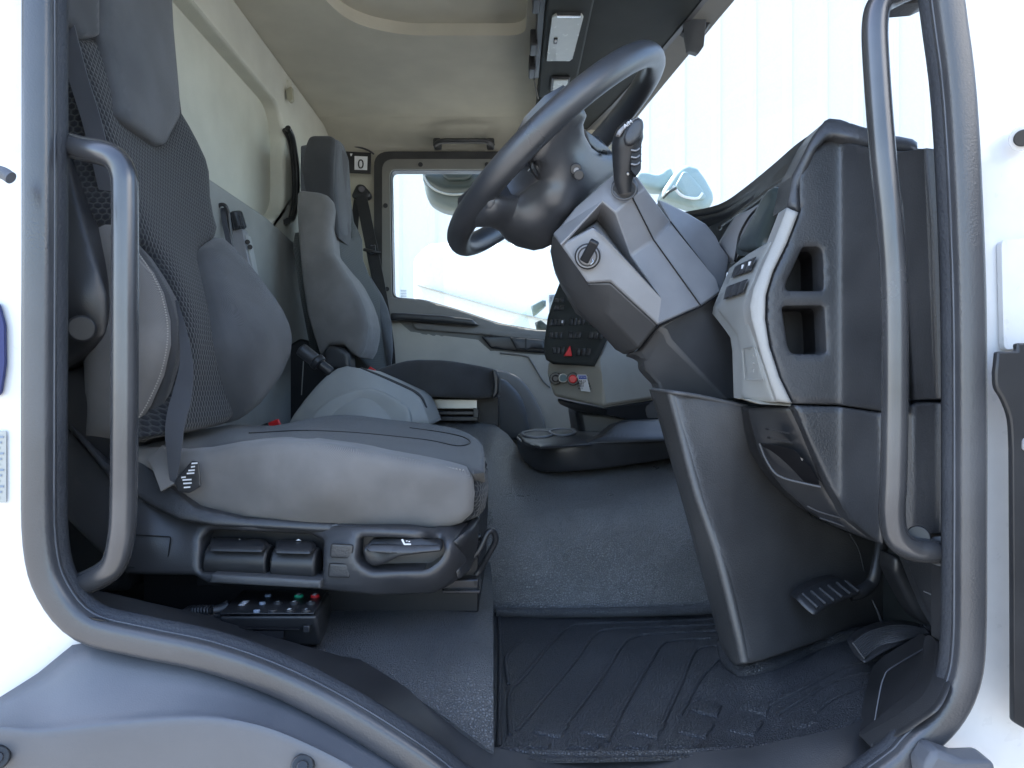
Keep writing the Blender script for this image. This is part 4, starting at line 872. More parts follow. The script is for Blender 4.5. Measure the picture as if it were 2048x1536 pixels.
# windscreen glass
WS = thing('windscreen', 'clear curved windscreen between header trim and dashboard', 'windscreen', R(.8, 1.8, .7))
bm = bmesh.new(); prev = None
for y, xa, xb in hy:
    v = [bm.verts.new(R(xb + .006, y, 1.0)), bm.verts.new(R(xb + .10, y, .6)), bm.verts.new(R(xb + .17, y, .25))]
    if prev:
        for j in range(2): bm.faces.new((prev[j], v[j], v[j + 1], prev[j + 1]))
    prev = v
finish('glass', bm, 'tinted_glass', WS, ang=60)
# ================================================================== outside mirrors
MR = thing('kerb_mirror', 'dark hooded kerb mirror seen through the top of the far window', 'mirror', P(905, 342, 3.3))
hood = cr([(846, 342), (846, 358), (852, 368), (880, 384), (905, 389), (935, 387), (985, 372), (1000, 342)], 4)
pad('hood', hood, 3.30, 'mirror_shell', MR, puff=.05, edge=14, thick=.12, step=10)
pad('bracket', [(885, 335), (946, 335), (942, 352), (930, 358), (895, 358), (886, 350)], 3.22, 'mirror_shell', MR, puff=.01, edge=5, thick=.1, step=8)
pad('shell', cr([(847, 352), (850, 380), (858, 402), (874, 414), (891, 421), (914, 424), (950, 420), (985, 405), (998, 352)], 4), 3.36, 'mirror_grey', MR, puff=.03, edge=14, thick=.08, step=10)
tube('rim_line', px([(847, 352, 3.25), (860, 372, 3.25), (880, 384, 3.25), (905, 389, 3.25), (937, 386, 3.25), (975, 376, 3.25)]), .005, 'lamp_lens', MR)
FM = thing('front_mirror', 'pale teal front mirror on a bent arm beyond the windscreen', 'mirror', P(1370, 400, 3.3))
pad('arm', cr([(1270, 345), (1290, 345), (1314, 349), (1328, 339), (1340, 338), (1346, 350), (1343, 369), (1332, 380), (1321, 383), (1300, 381), (1270, 372)], 3), 3.35, 'teal_shell', FM, puff=.03, edge=8, thick=.05, step=7)
pad('shell', rnd([(1345, 350), (1358, 336), (1373, 330), (1393, 337), (1410, 360), (1425, 388), (1426, 403), (1418, 416), (1404, 424), (1345, 405), (1318, 398), (1325, 380)], 6), 3.30, 'teal_shell', FM, puff=.03, edge=12, thick=.06, step=8)
pad('mirror_glass', rnd([(1366, 343), (1375, 344), (1400, 372), (1412, 392), (1408, 400), (1375, 398), (1360, 380), (1350, 372)], 5), 3.262, 'teal_shell', FM, puff=.006, edge=6, thick=.01, step=8)
tube('rim', px([(1346, 372, 3.25), (1362, 390, 3.25), (1380, 396, 3.25), (1396, 396, 3.25), (1405, 386, 3.25)]), .006, 'white_print', FM)
tube('stay', px([(1352, 376, 3.24), (1338, 384, 3.24), (1326, 396, 3.26)]), .007, 'mirror_shell', FM)
LM = thing('lower_mirror_arm', 'teal wing mirror mount low in the far window beside the dashboard', 'mirror', P(1080, 640, 3.2))
pad('arm', [(1062, 612), (1085, 600), (1092, 601), (1092, 612), (1074, 628), (1066, 632)], 3.25, 'teal_shell', LM, puff=.01, edge=4, thick=.04, step=7)
pad('mirror_edge', [(1098, 590), (1112, 588), (1112, 610), (1099, 622)], 3.2, 'grey_print', LM, puff=.01, edge=4, thick=.04, step=7)
pad('base', [(1070, 645), (1082, 640), (1096, 652), (1100, 662), (1074, 662)], 3.25, 'mirror_shell', LM, puff=.01, edge=4, thick=.04, step=7)
slab('quarter_light', [(1010, 648), (1052, 622), (1062, 660), (1010, 652)], 3.1, 'tinted_glass', LM, t=.004, bev=0)
# ================================================================== steering wheel
SW = thing('steering_wheel', 'large black steering wheel tilted towards the driver seat', 'steering wheel', R(.075, 1.17, .387))
WC = R(.0753, 1.258, .4016); wt = Vector((math.cos(.7239), 0, math.sin(.7239))); wy = Vector((0, 1, 0)); wn = wt.cross(wy).normalized()
if wn.x > 0: wn = -wn
WR = .2261
ring = [WC + (wt * math.sin(a) + wy * -math.cos(a)) * WR for a in [2 * math.pi * k / 96 for k in range(96)]]
finish('rim', sweep_bm(ring, circ(.0185, 20, .0215), True, tuple(wn)), 'wheel_skin', SW, ang=60)
# hub with broad spokes (seen from the column side)
HB = [(1040, 335, .99), (1100, 270, .955), (1150, 222, .955), (1165, 265, 1.03), (1192, 307, 1.10), (1233, 319, 1.17), (1233, 343, 1.16), (1202, 365, 1.13), (1141, 426, 1.10), (1094, 490, 1.12), (1041, 490, 1.16), (1004, 468, 1.13), (960, 440, 1.06), (982, 415, 1.02), (1031, 390, 1.06), (1075, 354, 1.04), (1062, 335, .99), (1150, 330, 1.03), (1120, 400, 1.03), (1050, 440, 1.06)]
HB = [(a, b, 1.245 if c > 1.15 else c + .085 + .02 * (c < 1.0)) for a, b, c in HB]
hub = [(1075, 320), (1062, 318), (1050, 325), (1080, 270), (1120, 228), (1158, 205), (1168, 225), (1161, 243), (1163, 265), (1175, 292), (1192, 305), (1205, 305), (1221, 302), (1231, 312), (1235, 330), (1230, 345), (1202, 367), (1160, 405), (1135, 436), (1116, 466), (1105, 482), (1090, 491), (1072, 496), (1050, 491), (1035, 487), (1010, 472), (996, 455), (978, 447), (955, 447), (944, 455), (945, 430), (975, 405), (983, 392), (996, 389), (1028, 389), (1034, 391), (1076, 355), (1068, 345), (1062, 332)]
pad('hub', hub, HB, 'wheel_skin', SW, puff=.016, edge=20, thick=.035, tdir=tuple(-wn * -1), step=9)
pad('airbag_cover', cr([(1090, 285), (1130, 270), (1160, 290), (1185, 312), (1222, 322), (1215, 345), (1180, 372), (1140, 390), (1110, 388), (1085, 368), (1072, 345), (1070, 318)], 3), [(a, b, c - .004) for a, b, c in HB], 'wheel_skin', SW, puff=.009, edge=40, thick=.02, step=8)
pad('lower_spoke', cr([(978, 400), (990, 391), (1030, 391), (1045, 405), (1062, 425), (1085, 440), (1100, 455), (1085, 470), (1045, 465), (1000, 445), (975, 436), (960, 440), (965, 420)], 3), [(a, b, c - .004) for a, b, c in HB], 'wheel_skin', SW, puff=.009, edge=22, thick=.02, step=8)
pad('spoke_trim', [(1006, 388), (1018, 374), (1062, 335), (1067, 346), (1076, 354), (1035, 389), (1028, 387)], [(1006, 388, 1.17), (1062, 335, 1.12), (1076, 354, 1.13), (1035, 389, 1.16)], 'silver_trim', SW, puff=.002, edge=3, thick=.01, step=8)
pad('switch_pod', [(1062, 322), (1067, 326), (1075, 348), (1077, 356), (1070, 350), (1063, 338)], [(1062, 322, 1.07), (1077, 356, 1.09), (1063, 338, 1.07)], 'black_smooth', SW, puff=.003, edge=3, thick=.01, step=6)
pad('upper_pod', [(1166, 258), (1180, 268), (1204, 288), (1218, 300), (1205, 305), (1190, 303), (1176, 290)], [(1166, 258, 1.15), (1218, 300, 1.22), (1190, 303, 1.18)], 'wheel_skin', SW, puff=.004, edge=4, thick=.02, step=6)
slab('pod_gap', [(1206, 299), (1217, 303), (1215, 305), (1203, 303)], 1.17, 'deep_black', SW, t=.01, bev=0)
for (x, y, r) in ((1151, 338, .0095), (1157, 349, .0085)):
    cyl('screw_hole', P(x, y, 1.098), P(x + 1, y + 1, 1.088), r, 'black_plastic', SW, bev=.002)
cyl('screw_hole', P(1153, 341, 1.09), P(1153, 341, 1.0865), .0045, 'column_grey', SW, bev=.001)
# ================================================================== steering column
SCOL = thing('steering_column', 'grey angular steering column shroud with ignition switch', 'steering column', P(1450, 800, 1.15))
V = {
 'tl': (1105, 468, 1.13), 'a1': (1126, 488, 1.09), 'a2': (1187, 453, 1.07), 'a3': (1206, 472, 1.07), 'a4': (1319, 592, 1.10), 'a5': (1175, 565, 1.085), 'a6': (1221, 563, 1.08), 'a7': (1316, 650, 1.10),
 'c1': (1402, 612, 1.125), 'c2': (1443, 584, 1.17), 'e1': (1260, 511, 1.12), 'e2': (1307, 479, 1.13), 'f1': (1341, 443, 1.17), 'f2': (1429, 557, 1.16),
 'd1': (1204, 404, 1.075), 'd2': (1230, 427, 1.08), 'd3': (1264, 393, 1.085), 'd4': (1292, 377, 1.10), 'd5': (1275, 352, 1.10), 'd6': (1232, 345, 1.09), 'd7': (1206, 366, 1.10), 'd8': (1150, 415, 1.12), 'd9': (1118, 455, 1.12),
 'r1': (1212, 470, 1.13), 'r2': (1245, 515, 1.14)}
facet('upper_cover', V, ['a1 a2 a3 a4 a7 a6 a5', 'a4 e1 e2 c1 a7', 'e2 f1 f2 c2 c1', 'd2 d3 e2 e1', 'd3 d4 f1 e2', 'd1 d2 d3 d4 d5 d6 d7 d8 d9', 'd9 d1 a2 a1 tl' if False else 'tl d9 d1 a1'], 'column_grey', SCOL, thick=.10, tdir=(.1, 1, 0), bev=.0035)
V2 = dict(V); V2.update({'q1': (1204, 404, 1.08), 'q2': (1230, 427, 1.085)})
bm_ = {'a1': (1126, 488, 1.095), 'a2': (1187, 453, 1.075), 'a3': (1206, 472, 1.075), 'a4': (1319, 592, 1.105), 'e1': (1260, 511, 1.125), 'd2': (1230, 427, 1.083), 'd1': (1204, 404, 1.078), 'k': (1196, 440, 1.16), 'k2': (1250, 515, 1.15)}
facet('recess_lining', bm_, ['a1 k d1', 'a1 a2 k', 'k d1 d2', 'k d2 e1 k2', 'a2 a3 k2 k', 'a3 a4 k2', 'k2 e1 a4'], 'column_grey', SCOL, thick=.03, tdir=(.1, 1, 0), bev=0)
for pts in ([(1264, 393), (1307, 479), (1402, 612)], [(1341, 443), (1429, 557)], [(1313, 652), (1402, 613), (1444, 585)], [(1277, 699), (1314, 655)]):
    dd = {(1264, 393): 1.085, (1307, 479): 1.13, (1402, 612): 1.125, (1402, 613): 1.125, (1341, 443): 1.17, (1429, 557): 1.16, (1313, 652): 1.10, (1444, 585): 1.17, (1277, 699): 1.16, (1314, 655): 1.10}
    tube('seam', [P(x, y, dd[(x, y)] - .0015) for x, y in pts], .0012, 'deep_black', SCOL, n=1, seg=6)
VL = {'tl': (1105, 468, 1.14), 'a1': (1126, 489, 1.092), 'a5': (1175, 566, 1.088), 'a6': (1221, 564, 1.083), 'a7': (1316, 652, 1.102), 'l1': (1277, 699, 1.15), 'l2': (1255, 706, 1.20), 'l3': (1235, 690, 1.19), 'l4': (1200, 655, 1.185), 'l5': (1153, 610, 1.18), 'l6': (1122, 565, 1.18), 'l7': (1106, 530, 1.18), 'l8': (1100, 500, 1.17), 'm1': (1224, 640, 1.125), 'm2': (1205, 622, 1.14)}
facet('lower_cover', VL, ['a1 a5 l6 l7 l8 tl', 'a5 m2 l4 l5 l6', 'a5 a6 m1 m2', 'a6 a7 l1 m1', 'm1 l1 l2 l3 l4 m2'], 'column_dark', SCOL, thick=.10, tdir=(.1, 1, 0), bev=.005)
VG = {'g1': (1314, 397, 1.18), 'g2': (1335, 405, 1.19), 'g3': (1375, 425, 1.22), 'g4': (1412, 447, 1.25), 'g5': (1432, 472, 1.25), 'g6': (1441, 491, 1.24), 'g7': (1436, 530, 1.21), 'g8': (1429, 558, 1.18), 'f1': (1341, 443, 1.18), 'h1': (1460, 514, 1.25), 'h2': (1455, 545, 1.22), 'h3': (1444, 586, 1.19)}
facet('gaiter_cover', VG, ['g1 g2 g3 g4 g5 g6 g7 g8 f1', 'g6 h1 h2 h3 g8 g7'], 'column_grey', SCOL, thick=.12, tdir=(.15, 1, 0), bev=.005)
VJ = {'j1': (1314, 653, 1.12), 'j2': (1402, 614, 1.14), 'j3': (1443, 587, 1.19), 'j4': (1441, 620, 1.20), 'j5': (1478, 667, 1.22), 'j6': (1486, 800, 1.20), 'j7': (1455, 800, 1.16), 'j8': (1338, 682, 1.13), 'j9': (1330, 664, 1.125), 'k1': (1280, 700, 1.17), 'k2': (1286, 716, 1.18), 'k3': (1287, 737, 1.19), 'k4': (1316, 768, 1.19), 'k5': (1325, 800, 1.19), 'k0': (1255, 706, 1.20), 'k6': (1296, 722, 1.16)}
facet('lower_column', VJ, ['j1 j2 j3 j4 j5 j6 j7 j8 j9', 'j1 j9 k6 k1', 'k6 j9 j8 j7 k5 k4 k3 k2', 'k0 k1 k6 k2'], 'column_dark', SCOL, thick=.12, tdir=(.1, 1, 0), bev=.005)
# ignition
IG = cyl('ignition_switch', P(1176, 512, 1.095), P(1175, 513, 1.068), .0195, 'black_smooth', SCOL, bev=.002)
for r, d, m in ((.0172, 1.067, 'column_grey'), (.0150, 1.0665, 'black_smooth'), (.0125, 1.0655, 'column_grey')):
    cyl('ring', P(1175, 513, d + .004), P(1175, 513, d - (.0195 - r) * .25), r, m, IG, bev=.0008)
a0 = P(1168, 522, 1.062); a1 = P(1190, 482, 1.035)
finish('key_bow', sweep_bm([a0, a0.lerp(a1, .5), a1], [(-.007, -.0045), (.007, -.0045), (.007, .0045), (-.007, .0045)], False, (0, 1, 0)), 'black_smooth', IG, bev=.0025, seg=3)
tube('key_glint', px([(1184, 518, 1.058), (1186, 524, 1.057), (1181, 529, 1.057)]), .0009, 'chrome', IG)
# stalk
SB_ = lathe_bm(P(1248, 381, 1.10), (0, -1, .35), [(0, .021), (.010, .0205), (.016, .017), (.018, .013)]); finish('stalk_boot', SB_, 'column_dark', SCOL, ang=50)
tube('boot_ring', [P(1248 + 24 * math.cos(a), 379 + 20 * math.sin(a), 1.075) for a in [2 * math.pi * k / 24 for k in range(24)]], .0018, 'column_dark', SCOL, closed=True, n=1)
KS = [(1250, 386, 1.075), (1247, 360, 1.07), (1250, 335, 1.065), (1252, 310, 1.06), (1254, 285, 1.055), (1262, 262, 1.05), (1270, 245, 1.05)]
sk = tube('gear_stalk', px(KS), .0165, 'black_smooth', SCOL, ry=.015, n=6, seg=18, taper=[(0, .62), (.15, .85), (.35, 1.15), (.6, 1.35), (.8, 1.28), (.93, .95), (1, .55)])
pad('stalk_paddle', cr([(1252, 262), (1262, 246), (1274, 238), (1284, 240), (1287, 252), (1284, 268), (1274, 282), (1262, 290), (1252, 288), (1248, 276)], 3), 1.032, 'dark_plastic', sk, puff=.005, edge=9, thick=.02, step=6)
pad('stalk_cap', [(1235, 262), (1245, 252), (1262, 241), (1274, 234), (1280, 236), (1268, 244), (1256, 252), (1247, 262), (1240, 272), (1234, 268)], 1.035, 'column_grey', sk, puff=.003, edge=4, thick=.02, step=6)
for y in (300, 314, 328): tube('groove', px([(1262, y, 1.036), (1273, y + 1, 1.036), (1282, y - 6, 1.044)]), .0012, 'column_grey', sk)
slab('grip_strip', rnd([(1264, 285), (1278, 275), (1283, 278), (1282, 340), (1272, 352), (1262, 340)], 4), 1.040, 'deep_black', sk, t=.01, bev=.002)
cyl('stalk_screw', P(1256, 348, 1.055), P(1256, 348, 1.048), .0025, 'steel', sk)
txt('lettering', 'A/M', P(1256, 248, 1.029), .0085, 'white_print', sk, right=(.8, 0, .55), up=(-.5, 0, .8))
# ================================================================== dashboard
DB = thing('dashboard', 'dark grey dashboard end with light trim strip and two open side pockets', 'dashboard', P(1650, 1050, .93))
SD = [(1665, 262, .945), (1600, 400, .95), (1560, 520, .95), (1545, 640, .95), (1585, 806, .95), (1660, 800, .945), (1680, 600, .94), (1690, 350, .94), (1760, 820, .86), (1790, 620, .84), (1790, 350, .84), (1770, 270, .86)]
def SD(x, y):
    a = 1 / .948 + (y - 550) * 1e-5; k = (1 / .850 - 1 / .945) / 108; u = x - 1684
    return 1 / (a + k * (u + math.sqrt(u * u + 60)) / 2)
p1 = rnd([(1604, 495), (1636, 495), (1643, 505), (1645, 582), (1572, 582), (1569, 571)], 8)
p2 = rnd([(1562, 613), (1646, 612), (1651, 708), (1582, 708), (1574, 694)], 10)
side = [(1597, 352), (1625, 300), (1650, 282), (1668, 278), (1700, 284), (1760, 300), (1812, 303), (1816, 828), (1765, 822), (1680, 810), (1586, 807), (1560, 755), (1541, 694), (1532, 640), (1533, 590), (1547, 545), (1574, 487), (1598, 425)]
pad('side_panel', side, SD, 'dark_plastic', DB, puff=.004, edge=5, thick=.03, step=13, holes=[p1, p2])
# pocket wells
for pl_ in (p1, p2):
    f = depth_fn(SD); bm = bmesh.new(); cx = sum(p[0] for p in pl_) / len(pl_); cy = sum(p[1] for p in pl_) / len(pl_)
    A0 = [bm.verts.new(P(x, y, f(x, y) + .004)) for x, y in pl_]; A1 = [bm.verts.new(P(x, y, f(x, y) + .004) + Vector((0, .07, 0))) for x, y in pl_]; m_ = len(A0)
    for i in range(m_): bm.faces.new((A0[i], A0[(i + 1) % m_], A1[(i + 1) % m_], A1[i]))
    bm.faces.new(list(reversed(A1))); o = finish('pocket', bm, 'deep_black', DB, ang=30)  # pocket shade put into a near-black colour
cap = [(1647, 246), (1658, 240), (1680, 242), (1720, 255), (1790, 275), (1835, 285), (1835, 305), (1760, 300), (1700, 284), (1668, 277), (1650, 281), (1628, 297), (1612, 322), (1599, 350), (1602, 425), (1575, 416), (1588, 380), (1600, 348), (1622, 290)]
cap = [(1647, 246), (1658, 240), (1680, 242), (1720, 255), (1790, 275), (1835, 285), (1835, 303), (1760, 298), (1700, 281), (1668, 274), (1650, 278), (1624, 296), (1612, 318), (1595, 352), (1573, 410), (1578, 350), (1590, 325), (1612, 285)]
cap = [(1648, 245), (1658, 240), (1680, 242), (1720, 255), (1790, 275), (1835, 285), (1835, 303), (1760, 298), (1700, 281), (1668, 275), (1652, 279), (1632, 300), (1612, 342), (1598, 380), (1599, 424), (1573, 415), (1585, 352), (1600, 325), (1625, 275)]
pad('end_cap', cap, [(1648, 245, .95), (1835, 285, .85), (1835, 303, .83), (1700, 281, .925), (1632, 300, .94), (1599, 424, .945), (1573, 415, .955), (1600, 325, .955)], 'dark_plastic', DB, puff=.006, edge=6, thick=.05, step=9)
strip = [(1574, 415), (1597, 425), (1573, 487), (1545, 545), (1531, 592), (1530, 638), (1539, 694), (1559, 755), (1584, 807), (1553, 803), (1539, 764), (1523, 713), (1511, 669), (1503, 638), (1500, 613), (1507, 579), (1525, 534), (1548, 481)]
pad('trim_strip', strip, [(1574, 415, .95), (1597, 425, .94), (1531, 600, .94), (1584, 807, .94), (1553, 803, .945), (1500, 613, .955), (1548, 481, .955)], 'light_trim', DB, puff=.005, edge=8, thick=.03, step=8)
fas = [(1549, 480), (1526, 534), (1508, 579), (1501, 613), (1504, 638), (1512, 669), (1524, 713), (1540, 764), (1555, 805), (1500, 800), (1485, 797), (1482, 700), (1478, 672), (1462, 650), (1439, 622), (1441, 608), (1475, 528), (1500, 508)]
FS = [(1549, 480, .96), (1508, 579, .965), (1504, 638, .965), (1555, 805, .95), (1485, 797, 1.02), (1478, 672, 1.03), (1439, 622, 1.12), (1475, 528, 1.10), (1470, 640, 1.05)]
FA = pad('switch_fascia', fas, FS, 'light_console', DB, puff=.005, edge=6, thick=.04, step=9)
def zz(x, y): return (1380 + x / 3.573, 400 + y / 3.573)
def quad_grid(q, nx, ny, d, gap, mat, name, parent, puff=.002, off=.007):
    f = depth_fn(d); q = [np.array(v, float) for v in q]
    for j in range(ny):
        for i in range(nx):
            def B(u, v): return tuple((q[0] * (1 - u) + q[1] * u) * (1 - v) + (q[3] * (1 - u) + q[2] * u) * v)
            u0, u1, v0, v1 = i / nx + gap, (i + 1) / nx - gap, j / ny + gap, (j + 1) / ny - gap
            pts = [B(u0, v0), B(u1, v0), B(u1, v1), B(u0, v1)]
            pad(name, pts, [(p[0], p[1], f(*p) - off) for p in pts[:3]], mat, parent, puff=puff, edge=2.5, thick=.008, step=6)
sb1 = [zz(330, 470), zz(480, 400), zz(435, 505), zz(300, 555)]; sb2 = [zz(270, 615), zz(418, 560), zz(380, 665), zz(245, 712)]
for s_ in (sb1, sb2): quad_grid(s_, 3, 1, FS, .02, 'black_smooth', 'switch', FA, off=.035)
f_ = depth_fn(FS)
for (x, y) in ((378, 478), (428, 455)):
    X, Y_ = zz(x, y); slab('switch_mark', [(X - 2.5, Y_ - 4), (X + 3, Y_ - 5), (X + 2, Y_ + 3), (X - 3.5, Y_ + 4)], f_(X, Y_) - .045, 'white_print', FA, t=.0003, bev=0)
outline('fuse_flap', [zz(375, 1062), zz(460, 1048), zz(525, 1282), zz(390, 1285)], [(a, b, c - .022) for a, b, c in FS], FA, 'rear_lower', .0008)
for k in range(3): X, Y_ = zz(455, 1110 + k * 55); slab('flap_mark', [(X - 1.5, Y_ - 3), (X + 1, Y_ - 3), (X + 1, Y_ + 3), (X - 1.5, Y_ + 3)], f_(X, Y_) - .024, 'rear_lower', FA, t=.0003, bev=0)
# wiring peeping out left of the fascia
for k in range(6): tube('wire', px([(1474 + k % 3, 690 + k * 4, 1.10), (1481 + (k % 2) * 2, 712 + k * 5, 1.07), (1478 + k % 3, 745 + k * 4, 1.09)]), .0018, 'white_print' if k % 2 else 'column_grey', DB)
# hood and instrument bay
hoodr = [[P(1665, 243, .95), P(1600, 283, 1.05), P(1545, 330, 1.17), P(1500, 367, 1.28), P(1455, 400, 1.38), (P(1420, 414, 1.44)), P(1368, 424, 1.52)],
         [P(1668, 262, .95), P(1600, 305, 1.05), P(1545, 350, 1.17), P(1500, 386, 1.28), P(1455, 416, 1.38), (P(1420, 428, 1.44)), P(1372, 437, 1.52)],
         [P(1640, 292, .96), P(1590, 330, 1.06), P(1540, 372, 1.18), P(1500, 404, 1.30), P(1460, 432, 1.40), (P(1430, 444, 1.48)), P(1385, 452, 1.56)]]
finish('hood', patch_bm(hoodr, 5, 4, .012, (0, .6, -1)), 'black_plastic', DB, ang=60)
slab('hood_return', [(1652, 268), (1597, 310), (1540, 360), (1500, 395), (1455, 428), (1372, 446), (1372, 462), (1480, 560), (1530, 540), (1600, 400)], [(1652, 268, 1.0), (1372, 446, 1.60), (1480, 560, 1.45)], 'black_plastic', DB, t=.02, bev=.002)
pad('hood_rib', cr([(1632, 296), (1580, 345), (1530, 382), (1480, 420), (1440, 450)], 4) + cr([(1444, 458), (1486, 430), (1536, 394), (1585, 356), (1630, 312)], 4), [(1632, 296, .98), (1580, 345, 1.07), (1530, 385, 1.18), (1440, 455, 1.42), (1480, 424, 1.30)], 'black_smooth', DB, puff=.004, edge=5, thick=.02, step=8)
pad('instrument_panel', cr([(1545, 380), (1560, 375), (1566, 400), (1550, 440), (1535, 480), (1530, 500), (1500, 505), (1485, 500), (1487, 480), (1510, 440), (1530, 400)], 3), [(1560, 375, 1.02), (1500, 505, 1.12), (1487, 480, 1.16)], 'mirror_shell', DB, puff=.012, edge=12, thick=.03, step=8)
pad('instrument_surround', [(1440, 487), (1462, 450), (1475, 430), (1500, 420), (1520, 408), (1535, 400), (1500, 445), (1482, 480), (1478, 508), (1470, 525), (1458, 512)], [(1440, 487, 1.28), (1535, 400, 1.16), (1470, 525, 1.22)], 'column_grey', DB, puff=.006, edge=8, thick=.02, step=8)
tube('surround_gap', px([(1528, 404, 1.13), (1500, 432, 1.18), (1480, 468, 1.2), (1474, 500, 1.2), (1470, 522, 1.19)]), .002, 'deep_black', DB)
cyl('hood_screw', P(1538, 392, 1.10), P(1537, 393, 1.095), .005, 'column_grey', DB)
# lower dash cover, drawer
pad('lower_cover', [(1586, 810), (1680, 813), (1765, 826), (1770, 1000), (1765, 1090), (1700, 1040), (1660, 975), (1620, 890)], lambda x, y: SD(x, y) + .001, 'dark_plastic', DB, puff=.004, edge=5, thick=.03, step=12)
DRW = pad('drawer', [(1495, 815), (1583, 811), (1592, 826), (1625, 890), (1655, 975), (1690, 1030), (1762, 1085), (1740, 1080), (1672, 1053), (1615, 1020), (1565, 975), (1539, 942), (1519, 908), (1505, 857)], [(1495, 815, 1.02), (1583, 811, .965), (1655, 975, .97), (1762, 1085, .93), (1615, 1020, 1.0), (1519, 908, 1.01)], 'black_smooth', DB, puff=.005, edge=7, thick=.04, step=9)
slab('coin_tray', rnd([(1519, 886), (1560, 892), (1590, 900), (1625, 940), (1640, 970), (1600, 962), (1560, 950), (1540, 930)], 6), [(1519, 886, 1.0), (1590, 900, .955), (1640, 970, .962)], 'deep_black', DRW, t=.004, bev=.001)
tube('tray_edge', px([(1519, 887, .995), (1530, 915, .992), (1548, 944, .985), (1570, 957, .98), (1605, 966, .97), (1642, 974, .955)]), .0016, 'column_dark', DRW)
for pts in ([(1537, 857), (1578, 865), (1578, 868), (1537, 860)], [(1541, 874), (1586, 884), (1586, 888), (1541, 878)]): slab('slot', pts, .957, 'deep_black', DRW, t=.012, bev=0)
slab('glint', [(1601, 915), (1606, 917), (1606, 922), (1602, 920)], .952, 'chrome', DRW, t=.001, bev=0)
for q in ([(1614, 1012), (1640, 1024), (1682, 1036)], [(1640, 1036), (1670, 1046), (1720, 1066)]): tube('bright_edge', [P(x, y, .962) for x, y in q], .0010, 'column_dark', DRW)
slab('top_tab', [(1484, 797), (1553, 804), (1583, 808), (1582, 812), (1520, 808)], [(1484, 797, 1.0), (1583, 808, .945), (1520, 808, .97)], 'beige_trim', DB, t=.02, bev=.001)
slab('gap_backing', [(1600, 330), (1680, 290), (1900, 300), (1900, 1080), (1760, 1080), (1690, 1020), (1640, 940), (1600, 830), (1560, 800), (1570, 560)], 1.03, 'roof_dark', DB, t=.25, bev=0)  # dark backing added to stop outside light leaking through dash gaps
# pedal-box cover (tall leaning panel)
PC = thing('pedal_cover', 'tall leaning dark grey panel between engine tunnel and pedals', 'panel', P(1490, 1328, 1.0))
VP = [(1342, 784, 1.04), (1366, 870, 1.03), (1395, 985, 1.01), (1436, 1103, .99), (1474, 1255, .97), (1490, 1326, .96), (1495, 812, 1.06), (1540, 950, 1.10), (1600, 1010, 1.12), (1700, 1060, 1.16), (1770, 1120, 1.20), (1760, 1245, 1.19), (1620, 1284, 1.06), (1600, 1150, 1.10), (1470, 960, 1.05)]
pad('face', [(1342, 784), (1400, 793), (1495, 813), (1505, 857), (1519, 908), (1545, 950), (1570, 985), (1620, 1030), (1690, 1060), (1770, 1088), (1780, 1130), (1762, 1251), (1691, 1262), (1615, 1290), (1520, 1322), (1490, 1328), (1474, 1262), (1436, 1110), (1395, 990), (1364, 870)], VP, 'knee_plastic', PC, puff=.006, edge=8, thick=.02, step=13)
pad('side_return', [(1303, 779), (1342, 784), (1364, 870), (1395, 990), (1436, 1110), (1474, 1262), (1490, 1328), (1474, 1330), (1462, 1322), (1447, 1293), (1417, 1179), (1385, 1060), (1354, 950), (1325, 850)], [(1303, 779, 1.14), (1342, 784, 1.045), (1436, 1110, .995), (1490, 1328, .965), (1462, 1322, 1.02), (1417, 1179, 1.09), (1354, 950, 1.13), (1395, 990, 1.015)], 'knee_plastic', PC, puff=.003, edge=5, thick=.02, step=10)
tube('front_edge', px([(1343, 786, 1.045), (1365, 870, 1.033), (1396, 988, 1.012), (1437, 1108, .993), (1475, 1260, .971), (1488, 1322, .964)]), .0075, 'knee_plastic', PC, n=8)
tube('top_edge', px([(1305, 779, 1.13), (1342, 784, 1.035), (1400, 793, 1.04), (1495, 814, 1.055)]), .003, 'column_dark', PC, n=3)
# dark rear cavity of the pedal well
PW = thing('pedal_well', 'dark inner wall of the pedal well behind the brake arm', 'panel', P(1850, 1290, 1.25))
pad('back_wall', [(1740, 1060), (1960, 1060), (1960, 1330), (1745, 1280)], [(1740, 1060, 1.3), (1960, 1060, 1.1), (1960, 1330, 1.1)], 'black_plastic', PW, puff=.002, edge=4, thick=.02, step=20)
pad('pillar_gusset', [(1806, 1100), (1900, 1112), (1905, 1270), (1880, 1262), (1858, 1225), (1830, 1160)], [(1806, 1100, .98), (1900, 1112, .86), (1905, 1270, .88)], 'dark_plastic', PW, puff=.004, edge=5, thick=.02, step=12)
pad('hose_cover', cr([(1782, 1110), (1800, 1118), (1830, 1180), (1860, 1235), (1852, 1250), (1830, 1232), (1800, 1180), (1780, 1140)], 3), 1.02, 'black_plastic', PW, puff=.010, edge=10, thick=.03, step=9)
tube('cable', px([(1745, 1200, 1.15), (1756, 1225, 1.14), (1764, 1248, 1.12)]), .0018, 'column_dark', PW)
tube('panel_joint', px([(1700, 1068, 1.13), (1718, 1100, 1.15), (1730, 1150, 1.17)]), .001, 'column_dark', PW)
slab('gusset_line', [(1848, 1182), (1898, 1203), (1898, 1205), (1848, 1184)], .90, 'column_grey', PW, t=.002, bev=0)
